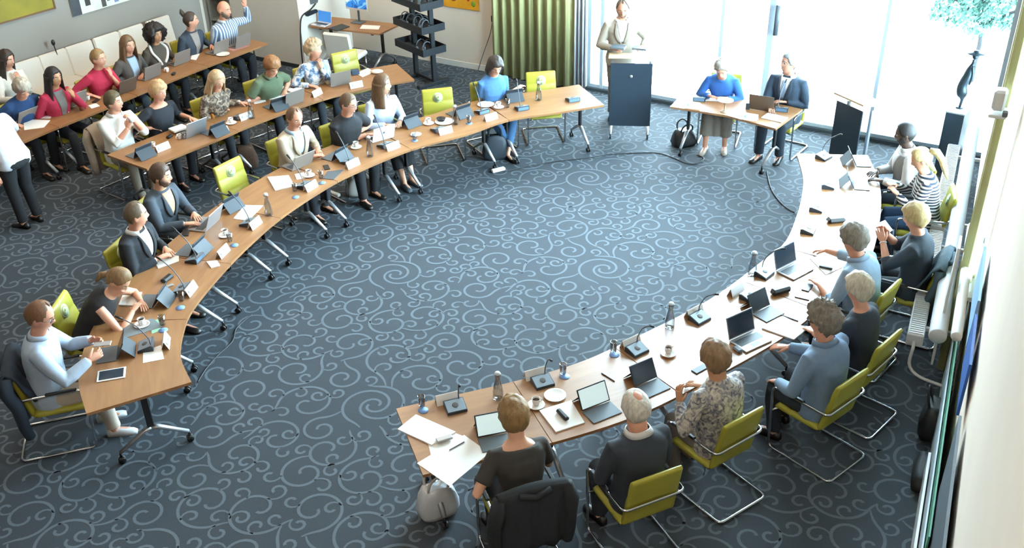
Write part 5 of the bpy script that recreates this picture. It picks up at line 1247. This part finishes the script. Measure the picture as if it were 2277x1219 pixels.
folio('tablet with bright page before white haired man', 1325, 905, RA, -4, 'lit', w=.28); slab('pen', 'dark pen lying beyond tablet of white haired man', 'pen', 1352, 840, (.16, .009, .009), to=(1368, 850), r=.003)
folio('tablet with dark screen left of person in patterned shirt', 1436, 852, RA, 2); mic_unit('microphone unit left of person in patterned shirt', 1417, 783, RA); nameplate('white tent card left of person in patterned shirt', 1402, 768, RA); gc('left of person in patterned shirt', 1366, 790, RA, 1364, 780)
cs('in front of person in patterned shirt', 1486, 788, RA); slab('phone', 'dark phone beside head of person in patterned shirt', 'phone', 1556, 822, (.07, .15, .01), to=(1572, 832))
carafe('large glass carafe at table edge before curly haired man', 1489, 728, RA); mic_unit('microphone unit before curly haired man', 1556, 712, RA); nameplate('white tent card before curly haired man', 1543, 700, RA)
laptop('laptop with dark screen of curly haired man in blazer', 1650, 748, RA, 6, 108, 'silver'); slab('mouse', 'grey mouse beside laptop of curly haired man', 'mouse', 1640, 780, (.06, .10, .03), RA, 10, M_GREY, r=.014)
sheet('notebook', 'open white notebook between curly haired man and blond woman', 'notebook', [(1694, 732), (1740, 705), (1795, 733), (1765, 757)], th=.012); slab('pen', 'grey pen beyond the open white notebook', 'pen', 1755, 708, (.18, .01, .01), to=(1777, 716), r=.003, m_=M_GREY)
folio('tablet with glossy screen before blond grey haired woman', 1692, 690, RA, 8); mic_unit('microphone unit before blond grey haired woman', 1668, 663, RA, stalk=False); nameplate('white tent card before blond grey haired woman', 1636, 652, RA)
slab('pencil_case', 'black pencil case before blond grey haired woman', 'case', 1735, 652, (.21, .08, .065), RA, 24, r=.02); slab('pen', 'dark pen by the black pencil case', 'pen', 1783, 665, (.14, .009, .009), to=(1800, 669), r=.003)
laptop('laptop with dark screen of man in blue grey shirt', 1748, 594, RA, 10, 106, 'silver'); mic_unit('microphone unit before man in blue grey shirt', 1700, 612, RA); slab('phone', 'dark phone under hand of man in blue grey shirt', 'phone', 1795, 640, (.075, .15, .01), to=(1818, 646))
sheet('papers', 'white papers under arm of man in blue grey shirt', 'papers', [(1800, 575), (1850, 562), (1885, 590), (1836, 612)], th=.005); slab('marker', 'dark marker on papers of man in blue grey shirt', 'pen', 1836, 597, (.13, .03, .02), to=(1850, 600), r=.006, z=TZ+.006)
carafe('glass carafe at inner edge beside laptop of man in blue grey shirt', 1672, 612, RA)
mic_unit('first dark microphone unit behind the round pencil pouch', 1798, 515, RA, stalk=False); mic_unit('second dark microphone unit, beside the pencil pouch', 1816, 466, RA, stalk=False); mic_unit('third dark microphone unit before blonde woman in stripes', 1842, 415, RA, stalk=False)
slab('pencil_pouch', 'round black pouch on bright table before person in dark tee', 'pouch', 1858, 494, (.20, .11, .06), RA, 60, r=.025)
folio('tablet before blonde woman in striped top', 1897, 412, RA); folio('tablet before man in grey vest', 1900, 362, RA); sheet('papers', 'white sheet before blonde woman in stripes', 'papers', [(1880, 425), (1925, 425), (1928, 450), (1884, 450)], th=.003)
sheet('paper_held', 'white sheet held by person in dark tee', 'sheet', [(1945, 500), (1968, 490), (1985, 512), (1962, 528)], th=.002, z=.98); mic_unit('slanting stalk microphone at far corner of right arc', 1832, 352, RA, 40)
b_ = MB(); b_.lathe([(.001, 0), (.03, 0), (.035, .07), (.03, .07), (.001, .006)], 14); o = put('coffee_cup', b_.mesh('coffee_cup', M_CUP)); _c1 = PEOPLE['B1'][2] @ Vector((-.02, .38, 1.06)); o.location = _c1; tag(o, 'white cup held to mouth of man in white shirt', 'cup')

# ------------------------------------------------------------------ along the walls
def drape(mb, fn, s0, s1, z0, z1, o, amp, waves, th=.012, seed=0):
    n = int(waves*10); R = []
    rnd = random.Random(seed); ph = [rnd.uniform(-.6, .6) for _ in range(n+1)]
    for i in range(n+1):
        s = s0+(s1-s0)*i/n; w = o+amp*sin(2*PI*waves*i/n+.5*ph[i])+.3*amp*sin(2*PI*waves*.37*i/n+1)
        R.append([fn(s, z0, w), fn(s, z1, w), fn(s, z1, w-th), fn(s, z0, w-th)])
    mb.rings(R)
M_CURT = mat('curtain_green', '#cdcb92', 0.8, var=.05, vscale=2, bump=.1, bscale=120)
_a = at_fw(1098, 100, .10)[0]; _b = at_fw(1276, 100, .10)[0]
m = MB(); drape(m, fw, _a, _b, .02, 5.2, .11, .040, 9, seed=2); tag(put('curtain', m.mesh('curtain', M_CURT)), 'long green curtain on the back wall beside the lectern', 'curtain')
_a = at_fw(1278, 100, .06)[0]; _b = at_fw(1303, 100, .06)[0]
m = MB(); drape(m, fw, _a, _b, .02, 5.2, .08, .025, 3, seed=3); tag(put('curtain', m.mesh('curtain', mat('sheer_white', '#dfe1ea', 0.8))), 'narrow white sheer curtain at the edge of the glazed wall', 'curtain')
m = MB(); drape(m, rw, 2.45, 2.98, .02, 5.4, .085, .05, 5, seed=4); tag(put('curtain', m.mesh('curtain', M_CURT)), 'green curtain gathered on the right wall by the radiator', 'curtain')
def flat_art(name, label, fn, s0, s1, z0, z1, frame, parts, o=.0, cat='painting'):
    c = fn((s0+s1)/2, (z0+z1)/2, o); inv = Vector(c)
    root = thing(name, label, cat, c)
    def sub(nm, a0, a1, b0, b1, o0, o1, mm):
        g = MB(); wall_box(g, fn, a0, a1, b0, b1, o+o0, o+o1); g.v = [tuple(Vector(p)-inv) for p in g.v]; put(nm, g.mesh(nm, mm), root)
    if frame:
        t = .025
        for nm, (a0, a1, b0, b1) in (('frame_side', (s0, s0+t, z0, z1)), ('frame_side', (s1-t, s1, z0, z1)), ('frame_rail', (s0, s1, z0, z0+t)), ('frame_rail', (s0, s1, z1-t, z1))): sub(nm, a0, a1, b0, b1, 0, .035, frame)
    for nm, a0, a1, b0, b1, mm in parts: sub(nm, s0+(s1-s0)*a0, s0+(s1-s0)*a1, z0+(z1-z0)*b0, z0+(z1-z0)*b1, .002, .022, mm)
    return root
M_OLIVE = mat('paint_olive', '#857a1c', .6, var=.22, vscale=2.5); M_PALE = mat('paint_pale', '#cdd3c4', .7, var=.12, vscale=5)
_s1, _z0 = at_lw(125, 19, .03); _s0 = at_lw(0, 54, .03)[0]
flat_art('painting', 'olive yellow painting with dark and white top band, left wall', lw, _s0-.8, _s1, _z0, _z0+.95, mat('frame_wood_dark', '#6b4a2c', .5), [('canvas', .01, .99, .02, .55, M_OLIVE), ('canvas_band', .01, .99, .55, .62, mat('paint_white', '#cfcabb', .7)), ('canvas_dark', .01, .99, .62, .98, mat('paint_dark', '#2e2a26', .7, var=.2))])
_s0, _z0 = at_lw(163, 38, .03); _s1 = at_lw(300, -4, .03)[0]
ar = flat_art('painting', 'pale canvas with dark abstract figures, left wall', lw, _s0, _s1+.15, _z0, _z0+.9, None, [('canvas', 0, 1, 0, 1, M_PALE)])
_A = ar.location
for k, (a0, a1, b0, b1, c_) in enumerate(((.0, .13, .0, 1, '#3f444a'), (.20, .27, .12, .8, '#33302e'), (.42, .48, .02, .6, '#4a4844'), (.5, .54, .1, .7, '#5d5e58'), (.60, .66, .04, .4, '#6d7f9a'), (.74, .80, .1, .5, '#7d8a6a'))):
    g = MB(); L = _s1+.15-_s0; wall_box(g, lw, _s0+L*a0, _s0+L*a1, _z0+.9*b0, _z0+.9*b1, .022, .026); g.v = [tuple(Vector(p)-_A) for p in g.v]; put('painted_shape', g.mesh('painted_shape', mat('art_'+c_[1:], c_, .7, var=.2)), ar)
_s0 = at_fw(985, 10, .03)[0]; _s1, _z0 = at_fw(1064, 25, .03)
ar = flat_art('painting', 'orange painting with small red and green marks, back wall', fw, _s0, _s1, _z0, _z0+.8, None, [('canvas', 0, 1, 0, 1, mat('paint_orange', '#c98a16', .6, var=.12))])
for a0, b0, c_, w_ in ((.30, .12, '#8a4a1a', .12), (.72, .16, '#a8262e', .06), (.86, .06, '#6f8a24', .09), (.55, .3, '#b8906a', .2)):
    g = MB(); L = _s1-_s0; g.ellipsoid(tuple(fw(_s0+L*a0, _z0+.8*b0+.06, .024)-ar.location), (w_*.5, .006, .05), 10, 6, Matrix.Rotation(math.atan2(FWD.y, FWD.x), 3, 'Z')); put('painted_mark', g.mesh('painted_mark', mat('art_'+c_[1:], c_, .6)), ar)
# socket and hanging cable by the curtain
g = MB(); _s, _z = at_fw(1096, 42, .02); wall_box(g, fw, _s-.03, _s+.03, _z-.05, _z+.05, 0, .03); o = put('wall_socket', g.mesh('wall_socket', M_BLACK)); tag(o, 'small black wall socket by the green curtain', 'socket')
g = MB(); _pts = [fw(*at_fw(u, v, .05), .05) for u, v in ((1095, 46), (1090, 75), (1078, 110), (1068, 140), (1062, 160))]; g.tube(smooth_path(_pts, 16), .008, 6); tag(put('cable', g.mesh('cable', M_GREY)), 'grey cable hanging down the back wall to the floor', 'cable')
# desk by the back wall
_u, _v = 795, 45
r = rootat('computer_monitor', 'white rimmed monitor with blue picture on the wall desk', 'monitor', 797, 50, None, yaw=math.degrees(yaw_of(-FWN))+2)
m = MB(); m.box((0, 0, .006), (.22, .18, .012), .004); m.box((0, .03, .13), (.04, .02, .25), .004); put('stand', m.mesh('stand', M_GREY), r)
m = MB(); m.box((0, 0, .40), (.46, .03, .36), .006); put('bezel', m.mesh('bezel', M_WHITE), r)
_ms = print_cloth('screen_picture', ['#1d4f94', '#2f78c4', '#79b4e6', '#d6ecfa'], 5); _b = _ms.node_tree.nodes['Principled BSDF']
for l in list(_ms.node_tree.links):
    if l.to_socket == _b.inputs['Base Color']: _ms.node_tree.links.new(l.from_socket, _b.inputs['Emission Color'])
_b.inputs['Emission Strength'].default_value = .7
m = MB(); m.box((0, -.0165, .41), (.43, .004, .31), 0); put('screen', m.mesh('screen', _ms), r)
r = laptop('white laptop with blue screen on the wall desk', 722, 52, None, yaw=math.degrees(yaw_of(-FWN)), opening=100, lid='white', w=.30)
for c in r.children:
    if c.name.startswith('screen'): c.data.materials[0] = mat('screen_blue', '#3f78b8', .3, emit=('#3f86d0', .6))
sheet('desk_pad', 'dark flat tablet on the wall desk', 'tablet', [(730, 64), (760, 54), (778, 60), (750, 70)], M_BLACK, .01); sheet('papers', 'white papers on the wall desk', 'papers', [(806, 56), (846, 58), (842, 66), (800, 64)], th=.006)
def white_chair(label, p, yaw, group=None):
    r = thing('white_chair', label, 'chair', p, yaw, group); M_ = mat('white_leather', '#d8d3c8', .5)
    def st(): m = MB(); m.box((0, .02, .43), (.50, .48, .09), .03); return m.mesh('seat', M_)
    def bk(): m = MB(); m.bar((0, -.22, .44), (0, -.30, .90), .50, .07, .025, up=(0, 1, .2)); return m.mesh('backrest', M_)
    def lg(): m = MB(); m.tube([(0, 0, 0), (0, 0, .40)], .013, 8); return m.mesh('leg', M_CHROME)
    put('seat', cached('wseat', st), r); put('backrest', cached('wback', bk), r)
    for x in (-.21, .21):
        for y in (-.18, .22): put('leg', cached('wleg', lg), r, (x, y, 0))
    return r
for k, (u, v, lb) in enumerate(((85, 160, 'white chair by the wall behind woman in red cardigan'), (145, 138, 'white chair by the wall between two women in red'), (202, 112, 'white chair by the wall behind woman in red sweater'), (262, 92, 'white chair by the wall behind woman in taupe cardigan'), (318, 76, 'white chair by the wall left of dark curls'), (378, 56, 'white chair by the wall behind woman in denim jacket'))):
    p = on_plane(u, v, lw(0, 0, .45), np.array(LWN)); q = lw((p-LW0).dot(LWD), 0, .42); white_chair(lb, (q.x, q.y, 0), yaw_of(LWN), 'white chairs along the left wall')
p = at(720, 150, 0); p = at(729, 74, .88)-FWN*.30+FWD*.12; r = white_chair('white chair in front of the wall desk', (p.x, p.y, 0), yaw_of(-FWN)+.15)
r = thing('microphone_stand', 'thin black microphone stand by the left wall', 'microphone stand', at(150, 238, 0))
_q = on_plane(118, 95, lw(0, 0, .16), np.array(LWN)); _q2 = on_plane(130, 130, lw(0, 0, .16), np.array(LWN)); r.location = (_q2.x, _q2.y, 0)
m = MB(); m.tube([(0, 0, .01), (0, 0, _q2.z)], .012, 8); put('pole', m.mesh('pole', M_DARKMETAL), r)
m = MB(); m.lathe([(.001, 0), (.13, 0), (.12, .015), (.001, .02)], 18); put('base', m.mesh('base', M_DARKMETAL), r)
m = MB(); m.tube([(0, 0, _q2.z), tuple(_q-r.location)], .008, 6); put('stalk', m.mesh('stalk', M_DARKMETAL), r); m = MB(); m.ellipsoid(tuple(_q-r.location), (.03, .03, .05)); put('capsule', m.mesh('capsule', M_BLACK), r)
# alcove cabinet
r = thing('shelf_unit', 'grey shelf unit in the alcove behind the bald man', 'shelf', cb((_csA+_cs0)/2, 0, -.28), math.atan2(FWD.y, FWD.x))
_w = _cs0-_csA-.06; Mg = mat('shelf_grey', '#8f948f', .6)
for x in (-_w/2+.015, _w/2-.015): m = MB(); m.box((x, 0, 1.0), (.03, .3, 2.0), .003); put('side_panel', m.mesh('side_panel', Mg), r)
for z in (.05, .55, 1.05, 1.5, 1.98): m = MB(); m.box((0, 0, z), (_w-.06, .29, .03), .003); put('shelf', m.mesh('shelf', Mg), r)
m = MB(); m.box((0, .14, 1.0), (_w-.06, .01, 1.96), 0); put('back_panel', m.mesh('back_panel', Mg), r)
# panel with cable on the side of the closet block
_s, _z = at_cb(684, 20, -.3); g = MB()
_e = [on_plane(u, v, cb(_cs1+.02, 0, 0), np.array(FWD)) for u, v in ((702, 8), (690, 22), (672, 36), (668, 62), (670, 110), (674, 150))]; g.tube(smooth_path(_e, 24), .012, 6); tag(put('cable', g.mesh('cable', M_BLACK)), 'black cable running down the edge of the grey closet wall', 'cable')
def cside(name, label, cat, quad, m_, th=.02):
    P_ = [on_plane(u, v, cb(_cs1+.004, 0, 0), np.array(FWD)) for u, v in quad]; c = sum(P_, Vector())/len(P_); A = [p-c for p in P_]; B = [p-c+FWD*th for p in P_]
    g = MB(); g.smooth = False; g.rings([A, B]); o = put(name, g.mesh(name, m_)); o.location = c; return tag(o, label, cat)
cside('control_box', 'small black control box on the closet side wall', 'box', [(676, 29), (700, 20), (703, 26), (680, 36)], M_BLACK, .05)
cside('photo_print', 'small dark photo print pinned on closet side wall', 'picture', [(688, -2), (708, -4), (706, 6), (690, 10)], mat('photo_dark', '#55585c', .5, var=.4, vscale=30), .004)
# right wall: duct, radiators, boards, fittings
def along(name, label, cat, t0, t1, z, o, rr, m_):
    g = MB(); g.smooth = True; a = rw(t0, z, o); b = rw(t1, z, o); c = (a+b)/2; g.tube([a-c, a-c+RWD*.015, b-c-RWD*.015, b-c], [rr*.9, rr, rr, rr*.9], 22); ob = put(name, g.mesh(name, m_)); ob.location = c; return tag(ob, label, cat)
along('duct', 'large white round duct running along the right wall under windows', 'duct', 1.80, 6.85, .80, .225, .078, mat('duct_white', '#dfe4ea', .4))
along('duct', 'thin white round pipe along the right wall above the duct', 'duct', 1.3, 3.4, 1.15, .10, .045, M_WHITE)
def radiator(label, t0, t1):
    c = rw((t0+t1)/2, 0, .40); r = thing('radiator', label, 'radiator', c, math.atan2(RWD.y, RWD.x)); L = t1-t0; Mr = mat('radiator_white', '#eceef0', .4)
    m = MB(); m.box((0, 0, .52), (L, .15, .13), .01); put('body', m.mesh('body', Mr), r)
    n = min(int(L/.035), 60)
    for k in range(n): m = None; put('grille_slat', cached('gslat', lambda: (lambda q: (q.box((0, 0, 0), (.012, .125, .012), 0), q.mesh('grille_slat', mat('slat_white', '#dfe3e6', .4)))[1])(MB())), r, (-L/2+.03+(L-.06)*k/(n-1), 0, .588))
    for k in (-1, 1): m = MB(); m.box((k*(L/2-.25), -.20, .52), (.04, .30, .04), .004); put('bracket', m.mesh('bracket', Mr), r)
    m = MB(); m.tube(smooth_path([(-L/2+.02, 0, .50), (-L/2-.06, 0, .48), (-L/2-.08, 0, .30), (-L/2-.12, -.10, .22), (-L/2-.16, -.32, .20)], 16), .016, 8); put('pipe', m.mesh('pipe', M_WHITE), r)
radiator('white convector radiator by the chairs at right wall, near one', 2.10, 4.3); radiator('white convector radiator at right wall, far one', 4.4, 6.8)
def board(label, cat, t0, t1, z0, z1, o, m_, name='board', th=.02):
    c = rw((t0+t1)/2, (z0+z1)/2, o); g = MB(); wall_box(g, rw, t0, t1, z0, z1, o, o+th); g.v = [tuple(Vector(p)-c) for p in g.v]; ob = put(name, g.mesh(name, m_)); ob.location = c; return tag(ob, label, cat)
board('long white board standing on the floor along the right wall', 'board', -3.2, .75, .0, .34, .10, mat('board_white', '#eef1f2', .4))
board('pale grey board leaning behind the white one at right wall', 'board', -1.2, 2.2, .02, .62, .075, mat('board_pale', '#c6d2da', .5), th=.012)
board('long green board on the right wall', 'board', -.75, 2.6, .42, .80, .055, mat('board_green', '#4f8f74', .5), th=.012)
board('dark grey panel on the right wall, nearest the camera', 'board', -3.2, -.25, .50, 1.50, .02, mat('board_grey', '#646c74', .5))
board('blue panel on the right wall beyond the grey one', 'board', .02, .72, 1.30, 1.75, .02, mat('board_blue', '#2c5aa3', .5))
board('pale blue sheet on the right wall above the blue panel', 'board', 0.80, 1.70, 1.38, 1.82, .02, mat('board_paleblue', '#8fb4d6', .5))
board('tall white post standing at the right wall by the green curtain', 'post', 2.1, 2.35, .3, 1.55, .20, M_WHITE, 'panel')
_t, _z = at_rw(2226, 235, .14)
r = thing('wall_speaker', 'white speaker on a bracket high on the right wall', 'speaker', rw(_t, _z, .14), math.atan2(RWD.y, RWD.x))
m = MB(); m.box((0, .03, .08), (.18, .15, .26), .03); put('cabinet', m.mesh('cabinet', M_WHITE), r); r.scale = (.68, .68, .68); m = MB(); m.box((0, .02, -.09), (.34, .20, .04), .008); put('bracket', m.mesh('bracket', M_WHITE), r)
m = MB(); m.box((-.16, -.06, -.04), (.10, .06, .06), .01); put('clamp', m.mesh('clamp', M_GREY), r)
# pedestal and bronze figure in the far right corner
_pp = [at(2070, 381, 0), at(2110, 390, 0), at(2137, 370, 0)]; _c = (_pp[0]+_pp[2])/2; _x = (_pp[1]-_pp[0]); yawp = math.atan2(_x.y, _x.x); _pw = _x.length; _pd = (_pp[2]-_pp[1]).length
r = thing('pedestal', 'dark box pedestal carrying a bronze figure in the far right corner', 'pedestal', (_c.x, _c.y, 0), yawp)
m = MB(); m.box((0, 0, .43), (_pw, _pd, .86), .006); put('shaft', m.mesh('shaft', mat('pedestal_dark', '#3a4a58', .35)), r); m = MB(); m.box((0, 0, .87), (_pw+.02, _pd+.02, .02), .004); put('top_slab', m.mesh('top_slab', mat('pedestal_top', '#c5ccd0', .4)), r)
r = thing('bronze_figure', 'slender bronze figure with wide hat standing on the pedestal', 'sculpture', (_c.x, _c.y, .8806), yawp); r.scale = (.68, .68, .68)
Mz = mat('bronze_patina', '#3c4a52', .35, .7, var=.2)
m = MB(); m.tube([(.0, 0, 0), (.0, 0, .02)], .07, 12); put('plinth', m.mesh('plinth', Mz), r)
m = MB(); m.tube(smooth_path([(.0, 0, .015), (.01, .02, .18), (-.02, 0, .34), (-.03, 0, .46), (.02, .02, .66), (.05, .03, .82), (.07, .02, .92), (.075, .01, .98)], 22), [.022, .024, .026, .03, .045, .085, .10, .10, .095, .09, .085, .085, .085, .08, .078, .075, .07, .06, .045, .03, .028, .028], 12); put('torso', m.mesh('torso', Mz), r)
m = MB(); m.ellipsoid((.085, 0, 1.06), (.055, .06, .075)); put('head', m.mesh('head', Mz), r); m = MB(); m.lathe([(.001, 1.09), (.16, 1.10), (.15, 1.115), (.06, 1.125), (.045, 1.16), (.001, 1.165)], 18, (.085, 0, 0)); put('hat', m.mesh('hat', Mz), r)
m = MB(); m.tube(smooth_path([(.09, -.07, .88), (.13, -.11, .70), (.10, -.10, .52)], 8), [.03, .03, .028, .026, .025, .022, .02, .018], 8); put('arm', m.mesh('arm', Mz), r); m = MB(); m.tube(smooth_path([(.06, .09, .88), (.08, .13, .72), (.05, .10, .56)], 8), [.03, .03, .028, .026, .025, .022, .02, .018], 8); put('arm', m.mesh('arm', Mz), r)
# ------------------------------------------------------------------ on the floor
def soft_bag(name, label, cat, u, v, size, m_, yaw=0, handles=True, z=0.0, mh=None):
    p = at(u, v, z); r = thing(name, label, cat, (p.x, p.y, z), yaw); a, b, c = size; m = MB(); R = []
    for f, s in ((0, .8), (.04, .95), (.2, 1.05), (.5, 1.0), (.8, .86), (.97, .7), (1.0, .55)):
        R.append([(a/2*s*(abs(cos(t))**.6)*(1 if cos(t) > 0 else -1)*(1+.05*sin(5*t+f*6)), b/2*s*(abs(sin(t))**.6)*(1 if sin(t) > 0 else -1)*(1+.05*cos(4*t+f*9)), c*f+.01*sin(3*t)*(f > .3)) for t in [2*PI*k/24 for k in range(24)]])
    m.rings(R); put('body', m.mesh('body', m_), r)
    if handles:
        for s in (-1, 1):
            m = MB(); m.tube(smooth_path([(-a*.25, s*b*.2, c*.9), (-a*.22, s*b*.35, c*1.3), (0, s*b*.4, c*1.5), (a*.22, s*b*.35, c*1.3), (a*.25, s*b*.2, c*.9)], 16), .012, 6); put('handle', m.mesh('handle', mh or m_), r)
    return r
soft_bag('shopping_bag', 'crumpled silver white shopping bag under the near end of right arc', 'bag', 975, 1140, (.34, .20, .30), mat('bag_silver', '#d8dde2', .35, .2, bump=.5, bscale=14), .4, mh=mat('bag_handle', '#d9d6d0', .6))
soft_bag('handbag', 'black handbag with pale lining on floor by right wall', 'bag', 2068, 960, (.36, .22, .32), mat('bag_black', '#15171a', .5), 1.1); soft_bag('handbag', 'black flat bag lying at the wall nearer than the handbag', 'bag', 2055, 1060, (.5, .2, .12), mat('bag_black2', '#101214', .6), 1.1, False)
soft_bag('backpack', 'black backpack on floor under left end of head table', 'bag', 1520, 322, (.34, .26, .24), mat('bag_black', '#15171a', .5), .3); soft_bag('tote_bag', 'dark grey tote bag on floor by woman in blue outfit', 'bag', 1102, 352, (.36, .18, .36), mat('bag_slate', '#2a333b', .6), .1)
soft_bag('sports_bag', 'light grey bag on floor under table of man in beige blazer', 'bag', 800, 430, (.36, .22, .26), mat('bag_pale', '#a8a59f', .6), .3); soft_bag('handbag', 'brown leather bag resting on empty chair by the desk', 'bag', 772, 168, (.34, .2, .2), mat('bag_brown', '#5b3420', .5), .2, False, .475)
soft_bag('fur_coat_bag', 'brown shaggy bag on floor behind the lone empty chair', 'bag', 548, 372, (.34, .26, .34), mat('bag_shaggy', '#4a3324', .9, bump=.8, bscale=40), .4, False)
slab('power_strip', 'white power strip on floor at table foot, left arc far part', 'power strip', 1108, 381, (.20, .06, .045), to=(1125, 377), m_=M_WHITE, z=0, r=.01); slab('power_strip', 'short white power strip on floor under man in beige blazer', 'power strip', 742, 434, (.22, .06, .045), to=(762, 441), m_=M_WHITE, z=0, r=.01)
def floor_cable(label, px_):
    m = MB(); m.tube([tuple(p) for p in smooth_path([at(u, v, .008) for u, v in px_], 60)], .007, 6); tag(put('cable', m.mesh('cable', M_BLACK)), label, 'cable')
floor_cable('black cable crossing the carpet from left arc towards head table', [(1120, 382), (1165, 372), (1230, 360), (1300, 352), (1345, 345), (1400, 341), (1460, 340), (1500, 352)])
floor_cable('black cable loop on floor by left foot of head table', [(1500, 352), (1530, 364), (1555, 362), (1565, 352), (1550, 345)]); floor_cable('grey black cable on carpet by the near left table', [(560, 700), (526, 730), (516, 760), (480, 795), (455, 825), (440, 850)])
floor_cable('thin black cable on carpet below right arc far end', [(1705, 380), (1715, 420), (1740, 455), (1766, 472)])
